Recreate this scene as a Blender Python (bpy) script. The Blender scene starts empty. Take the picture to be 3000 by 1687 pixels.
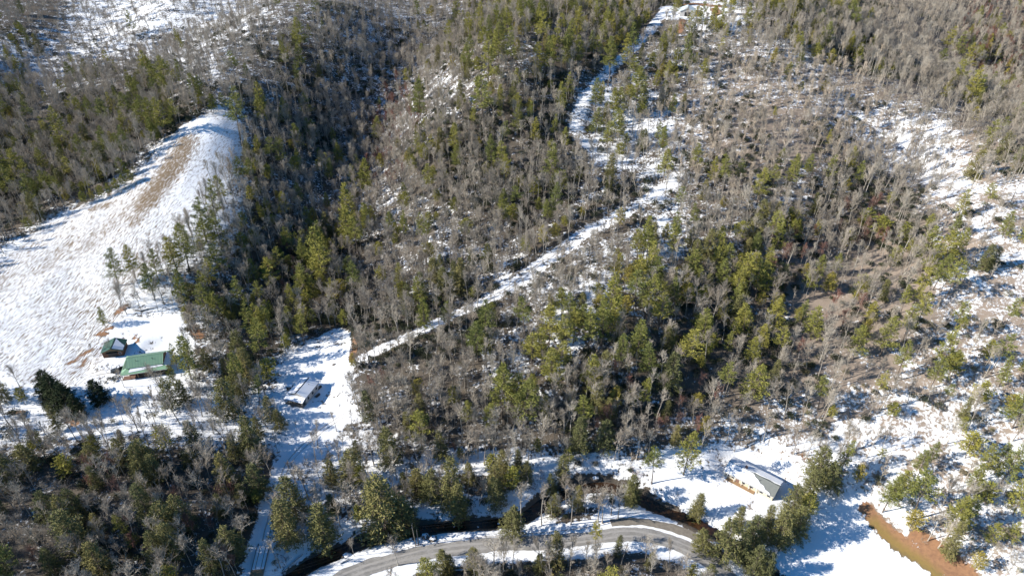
import bpy, math, random
import numpy as np
from mathutils import Vector, Matrix
R = math.radians
rng = np.random.default_rng(7)
random.seed(7)
sc = bpy.context.scene
COL = sc.collection
# ------------------------------------------------------------------ camera
CAMZ, PITCH, FPX = 177.0, R(34.0), 2000.0
cam = bpy.data.cameras.new('camera'); camo = bpy.data.objects.new('camera', cam); COL.objects.link(camo)
camo.location = (0, 0, CAMZ); camo.rotation_euler = (R(90)-PITCH, 0, 0)
cam.lens = 24; cam.sensor_width = 36; cam.clip_end = 6000; cam.clip_start = 1
sc.camera = camo
# ------------------------------------------------------------------ world, sun, exposure
SUN_EL, SUN_AZ = R(28), R(263)            # azimuth clockwise from +Y: from the left, a little behind the camera
w = bpy.data.worlds.new('World'); sc.world = w; w.use_nodes = True
nt = w.node_tree; nt.nodes.clear()
sky = nt.nodes.new('ShaderNodeTexSky'); sky.sky_type = 'NISHITA'; sky.sun_disc = False
sky.sun_elevation = SUN_EL; sky.sun_rotation = SUN_AZ; sky.altitude = 800; sky.ozone_density = 5.0; sky.air_density = 1.3; sky.dust_density = .2
bg = nt.nodes.new('ShaderNodeBackground'); bg.inputs[1].default_value = 0.082
wo = nt.nodes.new('ShaderNodeOutputWorld')
hs = nt.nodes.new('ShaderNodeHueSaturation'); hs.inputs['Saturation'].default_value = 1.28; nt.links.new(sky.outputs[0], hs.inputs['Color']); nt.links.new(hs.outputs[0], bg.inputs[0]); nt.links.new(bg.outputs[0], wo.inputs[0])
sl = bpy.data.lights.new('sun', 'SUN'); sl.energy = 5.0; sl.angle = R(0.5); sl.color = (1.0, 0.935, 0.83)
so = bpy.data.objects.new('sun', sl); COL.objects.link(so)
sd = Vector((math.sin(SUN_AZ)*math.cos(SUN_EL), math.cos(SUN_AZ)*math.cos(SUN_EL), math.sin(SUN_EL)))
so.rotation_euler = sd.to_track_quat('Z', 'Y').to_euler(); so.location = (0, 0, 300)
sc.view_settings.view_transform = 'Standard'; sc.view_settings.look = 'None'
sc.view_settings.gamma = 1; sc.view_settings.use_curve_mapping = False
sc.view_settings.exposure = 0.80
sc.cycles.max_bounces = 4; sc.cycles.diffuse_bounces = 2; sc.cycles.transparent_max_bounces = 4
# ------------------------------------------------------------------ pixel (of the 3000x1687 photo) <-> ground
cp, sp = math.cos(PITCH), math.sin(PITCH)
def ray(u, v):
    a = (np.asarray(u, float)-1500)/FPX; b = (843.5-np.asarray(v, float))/FPX
    return np.stack([a, cp+b*sp, -sp+b*cp], -1)
def proj(x, y, z):
    dz = np.asarray(z)-CAMZ
    df = y*cp - dz*sp; du = y*sp + dz*cp
    df = np.maximum(df, 1)
    return 1500+FPX*x/df, 843.5-FPX*du/df, df
# height control points: photo pixel + height above the road
CTL = '''
100,1690,5 450,1690,6 700,1690,1 1000,1670,0 1300,1620,0 1500,1595,.3 1700,1575,.8 1900,1570,1.2 2030,1625,1 2150,1690,1 1300,1687,0 1700,1687,3 1500,1687,1
150,1500,9 450,1450,9 650,1400,7 50,1350,8 300,1300,9 760,1500,2.5 900,1500,0 1100,1480,1 1300,1450,1.5 1500,1420,2 1700,1350,4 1900,1330,5
880,1180,7 900,1050,8.5 1000,1000,11 840,1330,4.5 600,1200,7.5 450,1180,8 430,1080,9.5 330,1050,9.5 50,1150,8 200,900,16 400,700,28.3 550,480,43 650,340,56 20,800,20
1100,1400,2.5 1300,1340,3.5 1550,1340,5 1400,1200,11 1150,1200,8
1020,1080,15 1250,960,21 1480,850,27 1700,690,36 1850,610,41 1965,535,45 1800,470,46 1690,380,53 1720,280,60 1890,110,71 1990,30,78
1300,700,30 1450,600,37 1400,450,45 1450,200,72 1450,50,82 1250,400,45 1150,1000,16 1250,830,15 1420,720,22 1150,780,18
1900,800,34 1900,950,28 1800,1100,23 1700,1250,13 1600,1000,24 1450,1080,17
1950,1200,13 2150,1050,20 2300,950,24 2500,780,30 2700,560,38 2620,440,46
2200,700,40 2350,500,51 2150,350,58 2400,350,60 2200,150,75 2500,200,68 2300,20,85
2400,1150,21 2650,850,39 2800,650,51 2850,460,59 2700,350,62 2600,250,67 2950,1000,34 2900,1300,17 2980,800,45 2980,500,60 2650,1250,16 2750,1450,8
2250,1430,3.5 2050,1400,3 2450,1300,8 2550,1600,1.5 2400,1687,0 2650,1540,3 2850,1600,8 2990,1687,8
2850,250,42 2950,120,44 2900,30,52 2700,60,62 2980,330,46
1200,20,46 1180,200,34 1110,350,22 1050,500,15 950,700,9 900,900,9 930,820,9
700,600,33 750,450,38 850,300,42 950,150,56 850,80,64 1000,30,66 600,780,22.6 600,980,12 750,900,12 720,750,17
650,230,60 500,300,46 380,420,38 250,480,33 100,600,26 400,200,38 200,300,34 60,420,28 10,620,22 300,380,34
150,250,24 350,180,30 550,120,38 700,60,52 300,60,45 500,10,60 100,100,42 50,180,30 800,10,70
'''
P = np.array([[float(q) for q in t.split(',')] for t in CTL.split()])
d = ray(P[:, 0], P[:, 1]); t = (P[:, 2]-CAMZ)/d[:, 2]
CX, CY, CZ = d[:, 0]*t, d[:, 1]*t, P[:, 2]
ext = [(-900, 60, 40), (-900, 400, 80), (-1000, 900, 90), (900, 60, 30), (900, 400, 80), (1000, 900, 100), (0, 1500, 180), (-1200, 1500, 160), (1200, 1500, 170),
       (0, 1000, 120), (-500, 1000, 110), (500, 1000, 120), (0, -200, 20), (-500, -200, 60), (500, -200, 60), (0, 60, 3), (-250, 60, 12), (250, 60, 5), (-420, 250, 45), (430, 250, 60), (-450, 500, 60), (480, 500, 70)]
E = np.array(ext, float); CX = np.r_[CX, E[:, 0]]; CY = np.r_[CY, E[:, 1]]; CZ = np.r_[CZ, E[:, 2]]
def phi(r2): return np.sqrt(r2+18.0**2)
n = len(CX); A = phi((CX[:, None]-CX)**2+(CY[:, None]-CY)**2)
Pm = np.stack([np.ones(n), CX, CY], 1)
M = np.zeros((n+3, n+3)); M[:n, :n] = A - np.eye(n)*6.0; M[:n, n:] = Pm; M[n:, :n] = Pm.T
co = np.linalg.solve(M, np.r_[CZ, 0, 0, 0])
xs = np.unique(np.r_[np.linspace(-1500, -420, 22), np.linspace(-420, -200, 56), np.arange(-200, 201, 1.6), np.linspace(201, 420, 56), np.linspace(420, 1500, 22)])
ys = np.unique(np.r_[np.linspace(-300, 70, 16), np.arange(70, 300, 1.5), np.linspace(300, 720, 150), np.linspace(720, 1900, 36)])
XG, YG = np.meshgrid(xs, ys)
HG = np.empty_like(XG)
for i in range(len(ys)):
    a = phi((XG[i][:, None]-CX)**2+(YG[i][:, None]-CY)**2)
    HG[i] = a@co[:n] + co[n] + co[n+1]*XG[i] + co[n+2]*YG[i]
def vnoise(x, y, s, seed):
    """smooth value noise, size s metres"""
    x = x/s; y = y/s; xi = np.floor(x).astype(int); yi = np.floor(y).astype(int); fx = x-xi; fy = y-yi
    fx = fx*fx*(3-2*fx); fy = fy*fy*(3-2*fy)
    def h(a, b):
        k = (a*374761393 + b*668265263 + seed*974634777) & 0xffffffff
        k = ((k ^ (k >> 13))*1274126177) & 0xffffffff
        return ((k ^ (k >> 16)) & 0xffff)/65535.0*2-1
    return (h(xi, yi)*(1-fx)+h(xi+1, yi)*fx)*(1-fy)+(h(xi, yi+1)*(1-fx)+h(xi+1, yi+1)*fx)*fy
def bil(G, x, y):
    x = np.clip(np.asarray(x, float), xs[0], xs[-1]-.01); y = np.clip(np.asarray(y, float), ys[0], ys[-1]-.01)
    i = np.clip(np.searchsorted(xs, x, 'right')-1, 0, len(xs)-2); j = np.clip(np.searchsorted(ys, y, 'right')-1, 0, len(ys)-2)
    fx = (x-xs[i])/(xs[i+1]-xs[i]); fy = (y-ys[j])/(ys[j+1]-ys[j])
    return (G[j, i]*(1-fx)+G[j, i+1]*fx)*(1-fy)+(G[j+1, i]*(1-fx)+G[j+1, i+1]*fx)*fy
def hit(u, v):
    """first point of the ground seen at a photo pixel"""
    d = ray(u, v); sh = d.shape[:-1]; d = d.reshape(-1, 3); n = len(d)
    t = np.full(n, 90.0); done = np.zeros(n, bool)
    for k in range(700):
        p = d*t[:, None]; gap = p[:, 2]+CAMZ-bil(HG, p[:, 0], p[:, 1])
        done |= gap <= 0.02
        t = np.where(done, t, t+np.maximum(gap*0.45, 0.02))
        if done.all(): break
    p = d*t[:, None]; p[:, 2] = bil(HG, p[:, 0], p[:, 1])
    return p.reshape(sh+(3,))
def at(u, v): return Vector(hit(u, v))
def PL(s): return np.array([[float(q) for q in t.split(',')] for t in s.split()])
def smooth_line(p, n=6):
    q = []
    for i in range(len(p)-1):
        p0 = p[max(i-1, 0)]; p1 = p[i]; p2 = p[i+1]; p3 = p[min(i+2, len(p)-1)]
        for k in range(n):
            s = k/n; q.append(.5*((2*p1)+(-p0+p2)*s+(2*p0-5*p1+4*p2-p3)*s*s+(-p0+3*p1-3*p2+p3)*s**3))
    q.append(p[-1]); return np.array(q)
def dist_line(x, y, L):
    """distance, parameter, and height of the nearest point of a polyline"""
    best = np.full(np.shape(x), 1e9); zz = np.zeros(np.shape(x))
    for a, b in zip(L[:-1], L[1:]):
        e = b[:2]-a[:2]; l2 = (e**2).sum()+1e-9
        s = np.clip(((x-a[0])*e[0]+(y-a[1])*e[1])/l2, 0, 1)
        dd = np.hypot(x-a[0]-s*e[0], y-a[1]-s*e[1]); m = dd < best
        best = np.where(m, dd, best); zz = np.where(m, a[2]+s*(b[2]-a[2]), zz)
    return best, zz
def inpoly(u, v, pts):
    u = np.asarray(u); v = np.asarray(v); c = np.zeros(u.shape, bool); n = len(pts)
    for i in range(n):
        x1, y1 = pts[i]; x2, y2 = pts[(i+1) % n]
        m = ((y1 > v) != (y2 > v)) & (u < (x2-x1)*(v-y1)/(y2-y1+1e-9)+x1)
        c ^= m
    return c
def line_of(s, zsmooth=True):
    q = PL(s); w_ = hit(q[:, 0], q[:, 1]); L = smooth_line(w_)
    if zsmooth:
        for _ in range(6): L[1:-1, 2] = (L[:-2, 2]+L[1:-1, 2]*2+L[2:, 2])/4
    return L
ROAD = line_of('900,1765 980,1705 1060,1668 1200,1628 1320,1607 1500,1592 1690,1580 1818,1564 1899,1569 1993,1597 2062,1632 2110,1665 2180,1740')
PULL = line_of('1790,1533 1830,1529 1899,1531 1993,1555 2062,1588 2130,1640')
CREEK = line_of('700,1780 820,1705 900,1640 1000,1600 1080,1568 1180,1546 1300,1534 1450,1524 1540,1498 1600,1450 1680,1410 1790,1405 1880,1440 1960,1490 2020,1525 2080,1560 2180,1605 2300,1700')
DRIVE = line_of('1010,1215 930,1270 850,1350 815,1440 790,1530 768,1610 752,1700 745,1760')
TRACK = line_of('960,1130 1020,1072 1120,1022 1250,960 1400,890 1480,850 1560,790 1640,740 1700,690 1790,645 1850,610 1920,570 1962,535 1940,508 1880,500 1800,475 1745,455 1715,420 1690,380 1700,325 1725,275 1780,210 1830,165 1890,110 1920,65 1960,20')
MEADOW = PL('-400,930 0,765 130,665 230,605 330,565 400,515 460,440 540,362 600,335 690,335 705,400 700,480 640,540 580,610 540,680 500,750 440,790 400,830 360,870 335,940 300,975 300,1060 200,1130 130,1150 0,1085 -400,1200')
YARD1 = PL('250,960 350,930 520,925 560,1000 560,1120 450,1190 330,1250 0,1300 -200,1300 -200,1110 0,1085 200,1130 300,1060')
YARD2 = PL('845,1060 900,1000 990,958 1045,980 1030,1060 1040,1150 1000,1240 940,1290 840,1240 800,1150')
YARD3 = PL('1860,1372 1950,1310 2100,1325 2350,1345 2390,1420 2310,1480 2250,1500 2080,1545 1980,1450')
FIELD = PL('2480,1430 2540,1480 2640,1570 2760,1640 2860,1710 2900,1900 2200,1900 2280,1640 2330,1590 2420,1520')
STRIP = PL('1070,1400 1150,1350 1330,1312 1550,1322 1560,1375 1300,1395 1100,1430')
TOPPAD = PL('1930,20 2050,10 2150,10 2150,60 2060,60 1940,60')
# carve
HG += .5*vnoise(XG, YG, 14, 1)+.22*vnoise(XG, YG, 5, 2)+(1.5*vnoise(XG, YG, 38, 3))*np.clip((YG-230)/60, 0, 1)
def blend(L, half, soft):
    global HG
    dd, zz = dist_line(XG, YG, L); k = np.clip((half+soft-dd)/soft, 0, 1); k = k*k*(3-2*k); HG = HG*(1-k)+zz*k
CREEK_D, CREEK_Z = dist_line(XG, YG, CREEK)
k = np.exp(-(CREEK_D/4.6)**2); HG = HG-3.2*k
blend(ROAD, 4.2, 5); blend(PULL, 2.6, 4); blend(TRACK, 2.0, 4); blend(DRIVE, 2.0, 3)
def pad(u, v, r, soft=5, dz=0):
    global HG
    p = hit(u, v); dd = np.hypot(XG-p[0], YG-p[1]); k = np.clip((r+soft-dd)/soft, 0, 1); k = k*k*(3-2*k); HG = HG*(1-k)+(p[2]+dz)*k
pad(445, 1085, 12, 6); pad(338, 1045, 6, 4); pad(891, 1156, 8, 5); pad(2202, 1411, 10, 6); pad(2015, 55, 11, 8)
MD, MZ = dist_line(XG, YG, np.array([hit(0, 1100), hit(40, 1000)]))
# ------------------------------------------------------------------ maps of the cover, one digit per 100 px of the photograph
def amap(s):
    rows = [r for r in s.split() if len(r) == 30]; assert len(rows) == 17, len(rows)
    return np.array([[int(c) for c in r] for r in rows], float)/9
def look(G, u, v):
    a = np.clip(np.asarray(u)/100-.5, 0, 28.999); b = np.clip(np.asarray(v)/100-.5, 0, 15.999)
    i = a.astype(int); j = b.astype(int); fa = a-i; fb = b-j
    return (G[j, i]*(1-fa)+G[j, i+1]*fa)*(1-fb)+(G[j+1, i]*(1-fa)+G[j+1, i+1]*fa)*fb
SNOW = amap('''
337777765555542222229842222211
777777644455534522364566433222
765335544455563336736556543211
111112943355533337876434667733
111179934444222337876433467853
111899934455333335464455444776
188999924455454333465455321565
999999622234565436685542222456
999995442234655578542222222565
999988522222323675442232233565
999986439932336655332222335565
979999869954333443332334555566
799999999974333333345565777777
433333338986666775578999877667
333333328865544455689999977677
333333328765555644444999999667
322333228577333333333599999977
''')
HARD = amap('''
445555555566655445551266777888
444455555577655555448777777888
555566777765545666448777777788
777777777777776675458777985667
777777777777888876578777985524
777788887777788876767667867323
660088887766667887514569988523
100077777777777886544556755111
000666646678888885555543432111
000066647778887756666646654442
011116661068886665556666544332
211114323189999998666655433331
443333352188888888555444433331
666777776573333344552333311120
777777774468888766661111110223
777777774444333355555122001122
777777775322666666666331000011
''')
EVER = amap('''
100000001000114534541335310001
200000001000135422341111110021
301231001001123322440000000032
222353122211311122440000000011
333321232211222332331100000001
442101243321222322212422111002
430001344423112233335753321111
300001455621111133459974332231
000005577632441135579974222342
000004576510351066889852332342
000103640222212346665321111243
110001532134433466433310100231
200015242134433344322100101131
222321123233434433322121132353
234222233336665334321024421464
234222133254423212225655100453
234222343112444444444663000021
''')
RED = [(1160,300,90),(1120,470,60),(840,760,80),(900,690,50),(1080,1070,45),(1310,1290,30),(1900,1180,160),(2350,740,120),(2550,620,80),(2950,110,150),(300,1440,120),(600,1500,140),(380,1560,80),(2450,880,80),(2100,1080,60),(1750,1200,60),(150,1650,80),(2350,950,60)]
# ------------------------------------------------------------------ ground mesh
def mesh_np(name, V, F, mats=(), smooth=False, midx=None):
    me = bpy.data.meshes.new(name); V = np.asarray(V, np.float32); F = np.asarray(F, np.int32)
    me.vertices.add(len(V)); me.vertices.foreach_set('co', V.ravel()); nf, k = F.shape
    me.loops.add(nf*k); me.loops.foreach_set('vertex_index', F.ravel())
    me.polygons.add(nf); me.polygons.foreach_set('loop_start', np.arange(nf, dtype=np.int32)*k)
    if midx is not None: me.polygons.foreach_set('material_index', np.asarray(midx, np.int32))
    me.update(calc_edges=True)
    me.polygons.foreach_set('use_smooth', np.full(nf, smooth))
    for m in mats: me.materials.append(m)
    return me
def link(name, me, parent=None, loc=None, label=None, cat=None, group=None, kind=None):
    o = bpy.data.objects.new(name, me); COL.objects.link(o)
    if parent is not None: o.parent = parent
    if loc is not None: o.location = loc
    tag(o, label, cat, group, kind); return o
def tag(o, label=None, cat=None, group=None, kind=None):
    for k_, v_ in (('label', label), ('category', cat), ('group', group), ('kind', kind)):
        if v_: o[k_] = v_
def new_mat(name):
    m = bpy.data.materials.new(name); m.use_nodes = True; t = m.node_tree
    b = t.nodes['Principled BSDF']; b.inputs['Roughness'].default_value = .85
    if 'Specular IOR Level' in b.inputs: b.inputs['Specular IOR Level'].default_value = .25
    return m, t, b
def N(t, typ, **kw):
    n_ = t.nodes.new(typ)
    for k_, v_ in kw.items(): setattr(n_, k_, v_)
    return n_
def mixc(t, f, a, b):
    m = N(t, 'ShaderNodeMix', data_type='RGBA')
    for s_, v_ in ((0, f), (6, a), (7, b)):
        if isinstance(v_, bpy.types.NodeSocket): t.links.new(v_, m.inputs[s_])
        else: m.inputs[s_].default_value = v_ if s_ == 0 else (*v_, 1)
    return m.outputs[2]
def mth(t, op, a, b=None, c=None, clamp=False):
    m = N(t, 'ShaderNodeMath', operation=op); m.use_clamp = clamp
    for i_, v_ in enumerate((a, b, c)):
        if v_ is None: continue
        if isinstance(v_, bpy.types.NodeSocket): t.links.new(v_, m.inputs[i_])
        else: m.inputs[i_].default_value = v_
    return m.outputs[0]
def noise(t, scale, detail=4, rough=.6, vec=None, dist=0):
    n_ = N(t, 'ShaderNodeTexNoise'); n_.inputs['Scale'].default_value = scale; n_.inputs['Detail'].default_value = detail
    n_.inputs['Roughness'].default_value = rough; n_.inputs['Distortion'].default_value = dist
    if vec: t.links.new(vec, n_.inputs['Vector'])
    return n_.outputs[0]
def ramp(t, f, lo, hi, c0=0., c1=1.):
    m = N(t, 'ShaderNodeMapRange'); m.clamp = True; t.links.new(f, m.inputs[0])
    m.inputs[1].default_value = lo; m.inputs[2].default_value = hi; m.inputs[3].default_value = c0; m.inputs[4].default_value = c1
    return m.outputs[0]
U, V_, DF = proj(XG, YG, HG)
snow = look(SNOW, U, V_)*.92
cov = np.clip(.16+.56*snow, 0, 1)
mead = inpoly(U, V_, MEADOW) & (YG > 150); yards = (inpoly(U, V_, YARD1) | inpoly(U, V_, YARD2) | inpoly(U, V_, YARD3) | inpoly(U, V_, STRIP) | inpoly(U, V_, TOPPAD))
field = inpoly(U, V_, FIELD) & (YG < 200)
cov = np.where(yards, np.maximum(cov, .70+.1*vnoise(XG, YG, 9, 13)), cov); cov = np.where(mead, .575+.06*vnoise(XG, YG, 22, 12)+.09*np.clip((U-470)/120, 0, 1), cov); cov = np.where(field, 1.0, cov)
mead_a = mead.astype(float)
dT, _ = dist_line(XG, YG, TRACK); cov = np.maximum(cov, np.clip(1.05-(dT-np.where(V_ > 860, .9, 2.3))/2.4, 0, .60))
dDr, _ = dist_line(XG, YG, DRIVE); cov = np.maximum(cov, np.clip(1.1-(dDr-2.4)/3, 0, .85))
dR, _ = dist_line(XG, YG, ROAD); dP, _ = dist_line(XG, YG, PULL); dRR = np.minimum(dR, dP+1)
cov = np.where(dRR < 7.5, np.maximum(cov, np.clip(1.5-(dRR-3.4)/3, 0, .95)), cov)
cov = np.where((CREEK_D < 9) & (CREEK_D > 2.9), np.maximum(cov, .66), cov); cov = np.where(CREEK_D < 2.7, .12, cov)
# tan strip melted out on the meadow, bare clay patches (photo positions)
tan = np.zeros_like(cov); clay = np.zeros_like(cov)
for s_, wd, am in (('545,415 510,480 470,540 430,590', 6.5, .78), ('430,590 395,650', 4.0, .4), ('270,612 320,598', 2, .6), ('350,640 300,680 250,720', 5, .22), ('200,720 120,780', 5, .18)):
    dd, _ = dist_line(XG, YG, line_of(s_)); tan = np.maximum(tan, am*np.clip(1.35-dd/wd, 0, 1))
for s_, wd, am in (('300,968 340,955', 1.0, .9), ('285,982 320,975', .9, 1), ('205,1062 250,1035 275,1022', .8, .9), ('215,1090 245,1065 250,1040', .5, .6), ('397,985 401,1003', 1.1, 1),
                   ('345,915 365,900', 1.8, .8), ('560,965 590,985', 2.2, .7), ('30,1205 80,1213', .9, .8), ('200,1225 225,1240', 2.2, .8), ('1040,970 1040,1010 1030,1050', 1.8, .8),
                   ('2535,1490 2605,1562 2700,1618 2800,1685 2860,1740', 2.8, 1.3), ('2690,1570 2770,1625 2840,1680', 2.8, 1.1), ('1990,18 2040,12 2110,20', 3.5, 1), ('2090,25 2105,40', 3, 1), ('2000,60 1990,95', 3, .8), ('2345,1330 2370,1350', 1.5, .6)):
    dd, _ = dist_line(XG, YG, line_of(s_)); am = min(am, 1.3); clay = np.maximum(clay, am*np.clip(1.4-dd/(wd*.8), 0, 1))
dF, _ = dist_line(XG, YG, line_of('2560,1530 2625,1595 2700,1645 2750,1690')); olive = np.clip(1.4-dF/1.7, 0, 1)
cov = np.where(tan > 0, cov*(1-tan*.55), cov); clay = np.clip(clay, 0, 1); cov = cov*(1-clay*.75)*(1-olive*.8)
V = np.stack([XG.ravel(), YG.ravel(), HG.ravel()], 1)
nx, ny = len(xs), len(ys); I = np.arange(nx*ny).reshape(ny, nx)
F = np.stack([I[:-1, :-1], I[:-1, 1:], I[1:, 1:], I[1:, :-1]], -1).reshape(-1, 4)
gm, t, b = new_mat('snowy_ground')
att = N(t, 'ShaderNodeAttribute', attribute_name='cover'); sep = N(t, 'ShaderNodeSeparateColor'); t.links.new(att.outputs['Color'], sep.inputs[0])
att2 = N(t, 'ShaderNodeAttribute', attribute_name='bare'); sep2 = N(t, 'ShaderNodeSeparateColor'); t.links.new(att2.outputs['Color'], sep2.inputs[0])
geo = N(t, 'ShaderNodeNewGeometry'); pos = geo.outputs['Position']
n1 = noise(t, .9, 6, .62, pos); n2 = noise(t, .16, 4, .6, pos); n3 = noise(t, 3.2, 3, .6, pos)
a0 = hit(60, 980); a1 = hit(560, 440); ang = math.atan2(a1[1]-a0[1], a1[0]-a0[0])
mp = N(t, 'ShaderNodeMapping'); mp.vector_type = 'POINT'; mp.inputs['Rotation'].default_value = (0, 0, -ang); t.links.new(pos, mp.inputs[0])
mp2 = N(t, 'ShaderNodeMapping'); mp2.inputs['Scale'].default_value = (.48, 3.5, .5); t.links.new(mp.outputs[0], mp2.inputs[0])
rows_ = noise(t, 1.0, 4, .62, mp2.outputs[0], .0)
wn = mth(t, 'ADD', mth(t, 'MULTIPLY', n1, .50), mth(t, 'ADD', mth(t, 'MULTIPLY', n2, .36), mth(t, 'MULTIPLY', n3, .14)))
mn = mth(t, 'ADD', mth(t, 'MULTIPLY', rows_, .8), mth(t, 'MULTIPLY', n3, .2))
sel = N(t, 'ShaderNodeMix', data_type='FLOAT'); t.links.new(sep.outputs[1], sel.inputs[0]); t.links.new(wn, sel.inputs[2]); t.links.new(mn, sel.inputs[3])
thr = mth(t, 'SUBTRACT', mth(t, 'ADD', mth(t, 'MULTIPLY', sep.outputs[0], .46), sel.outputs[0]), .73)
sf = ramp(t, thr, -.025, .035)
litter = mixc(t, ramp(t, n3, .35, .7), (.060, .050, .040), (.145, .118, .09)); litter = mixc(t, ramp(t, n2, .4, .65), litter, (.09, .078, .064))
litter = mixc(t, mth(t, 'MULTIPLY', sep.outputs[2], .85), litter, mixc(t, n3, (.27, .21, .165), (.40, .33, .27)))
grass = mixc(t, n3, (.23, .17, .10), (.15, .105, .07)); base = mixc(t, mth(t, 'MAXIMUM', sep.outputs[1], sep2.outputs[0]), litter, grass)
clayc = mixc(t, ramp(t, n1, .4, .65), (.30, .165, .09), (.22, .12, .07)); base = mixc(t, ramp(t, mth(t, 'ADD', sep2.outputs[1], n1), .85, 1.0), base, clayc)
base = mixc(t, sep2.outputs[2], base, mixc(t, n3, (.26, .19, .055), (.20, .13, .05)))
snc = mixc(t, n2, (.80, .82, .86), (.86, .87, .88))
fin = mixc(t, sf, base, snc); t.links.new(fin, b.inputs['Base Color'])
bp = N(t, 'ShaderNodeBump'); bp.inputs['Strength'].default_value = .55; bp.inputs['Distance'].default_value = .35
t.links.new(mth(t, 'ADD', mth(t, 'MULTIPLY', n1, .5), mth(t, 'MULTIPLY', sf, .35)), bp.inputs['Height']); t.links.new(bp.outputs[0], b.inputs['Normal'])
me = mesh_np('ground', V, F, [gm], True)
def vcol(me, name, r, g, bl):
    ca = me.color_attributes.new(name, 'FLOAT_COLOR', 'POINT')
    ca.data.foreach_set('color', np.stack([r.ravel(), g.ravel(), bl.ravel(), np.ones(r.size)], 1).astype(np.float32).ravel())
lightl = np.clip((U-1900)/500, 0, 1)*np.clip((V_+100)/300, 0, 1)*(1-field)*np.clip(1.2-look(HARD, U, V_)*.9, 0, 1); lightl = np.maximum(lightl, np.clip(1.2-((U-2260)**2/340**2+(V_-330)**2/220**2), 0, .75))
vcol(me, 'cover', cov, mead_a, lightl); vcol(me, 'bare', tan, clay, olive)
ground = link('ground', me, kind='structure', label='snow dusted forest floor of hills and hollows')
# ------------------------------------------------------------------ simple materials
def flat(name, c, rough=.8, c2=None, sc_=3., metal=0, bump=0):
    m, t, b = new_mat(name); b.inputs['Roughness'].default_value = rough; b.inputs['Metallic'].default_value = metal
    g = N(t, 'ShaderNodeTexCoord'); c2 = c2 or tuple(q*.8 for q in c)
    nn = noise(t, sc_, 5, .6, g.outputs['Object']); t.links.new(mixc(t, ramp(t, nn, .3, .7), c, c2), b.inputs['Base Color'])
    if bump:
        bb = N(t, 'ShaderNodeBump'); bb.inputs['Strength'].default_value = bump; bb.inputs['Distance'].default_value = .1; t.links.new(nn, bb.inputs['Height']); t.links.new(bb.outputs[0], b.inputs['Normal'])
    return m
def varied(name, cols, rough=.9, sc_=.8):
    """a colour that differs from one tree to the next and a little along each"""
    m, t, b = new_mat(name); b.inputs['Roughness'].default_value = rough
    oi = N(t, 'ShaderNodeObjectInfo'); r_ = N(t, 'ShaderNodeValToRGB'); t.links.new(oi.outputs['Random'], r_.inputs[0])
    el = r_.color_ramp.elements; el[0].color = (*cols[0], 1); el[1].color = (*cols[-1], 1)
    for i_, c in enumerate(cols[1:-1]): e_ = el.new((i_+1)/(len(cols)-1)); e_.color = (*c, 1)
    g = N(t, 'ShaderNodeNewGeometry'); nn = noise(t, sc_, 3, .6, g.outputs['Position'])
    mm = N(t, 'ShaderNodeMix', data_type='RGBA', blend_type='MULTIPLY'); mm.inputs[0].default_value = 1
    t.links.new(r_.outputs[0], mm.inputs[6]); cc = N(t, 'ShaderNodeCombineColor'); f_ = ramp(t, nn, .3, .7, .78, 1.22)
    for q in range(3): t.links.new(f_, cc.inputs[q])
    t.links.new(cc.outputs[0], mm.inputs[7]); t.links.new(mm.outputs[2], b.inputs['Base Color'])
    return m
M_BARK = varied('grey_bark', [(.31, .285, .245), (.40, .37, .33), (.24, .215, .185), (.35, .32, .27)])
M_PALE = varied('pale_bark', [(.42, .38, .33), (.33, .29, .25), (.46, .43, .38)])
M_TWIG = varied('grey_twigs', [(.34, .295, .245), (.42, .38, .32), (.29, .25, .205), (.45, .40, .335)])
M_REDT = varied('reddish_twigs', [(.20, .105, .085), (.25, .13, .10), (.20, .13, .11)])
M_TANT = varied('tan_twigs', [(.47, .395, .31), (.42, .36, .29), (.52, .44, .35), (.44, .365, .30)])
M_PBARK = varied('pine_bark', [(.11, .09, .075), (.16, .13, .11)])
M_PINE = varied('pine_needles', [(.255, .245, .055), (.15, .17, .05), (.31, .28, .06), (.19, .205, .055)])
M_HEML = varied('hemlock_needles', [(.165, .165, .06), (.22, .20, .075), (.125, .135, .055), (.25, .22, .08)])
M_YOUNG = varied('young_pine_needles', [(.30, .275, .055), (.22, .225, .05), (.33, .27, .06)])
M_LAUREL = varied('laurel_leaves', [(.045, .055, .028), (.065, .075, .042), (.035, .045, .025), (.09, .09, .06)])
M_OLIVE = varied('olive_leaves', [(.14, .14, .06), (.19, .16, .09), (.12, .13, .07)])
# ------------------------------------------------------------------ plant meshes
class Geo:
    def __init__(s): s.v = []; s.f = []; s.m = []; s.n = 0
    def add(s, v, f, m=0):
        v = np.asarray(v, float).reshape(-1, 3); s.v.append(v); f = np.asarray(f); s.f.append(f+s.n); s.m.append(np.full(len(f), m)); s.n += len(v)
    def mesh(s, name, mats): return mesh_np(name, np.concatenate(s.v), np.concatenate(s.f), mats, False, np.concatenate(s.m))
def frame(d):
    d = d/(np.linalg.norm(d)+1e-9); a = np.array([0, 0, 1.]) if abs(d[2]) < .9 else np.array([1., 0, 0])
    x = np.cross(d, a); x /= np.linalg.norm(x); return d, x, np.cross(d, x)
def tube(g, p0, p1, r0, r1, k=3, m=0):
    p0 = np.asarray(p0, float); p1 = np.asarray(p1, float); _, x, y = frame(p1-p0)
    a = np.arange(k)*2*math.pi/k; c = np.outer(np.cos(a), x)+np.outer(np.sin(a), y)
    v = np.r_[p0+c*r0, p1+c*r1]; f = []
    for i in range(k): j = (i+1) % k; f += [(i, j, k+j), (i, k+j, k+i)]
    g.add(v, f, m)
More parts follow.
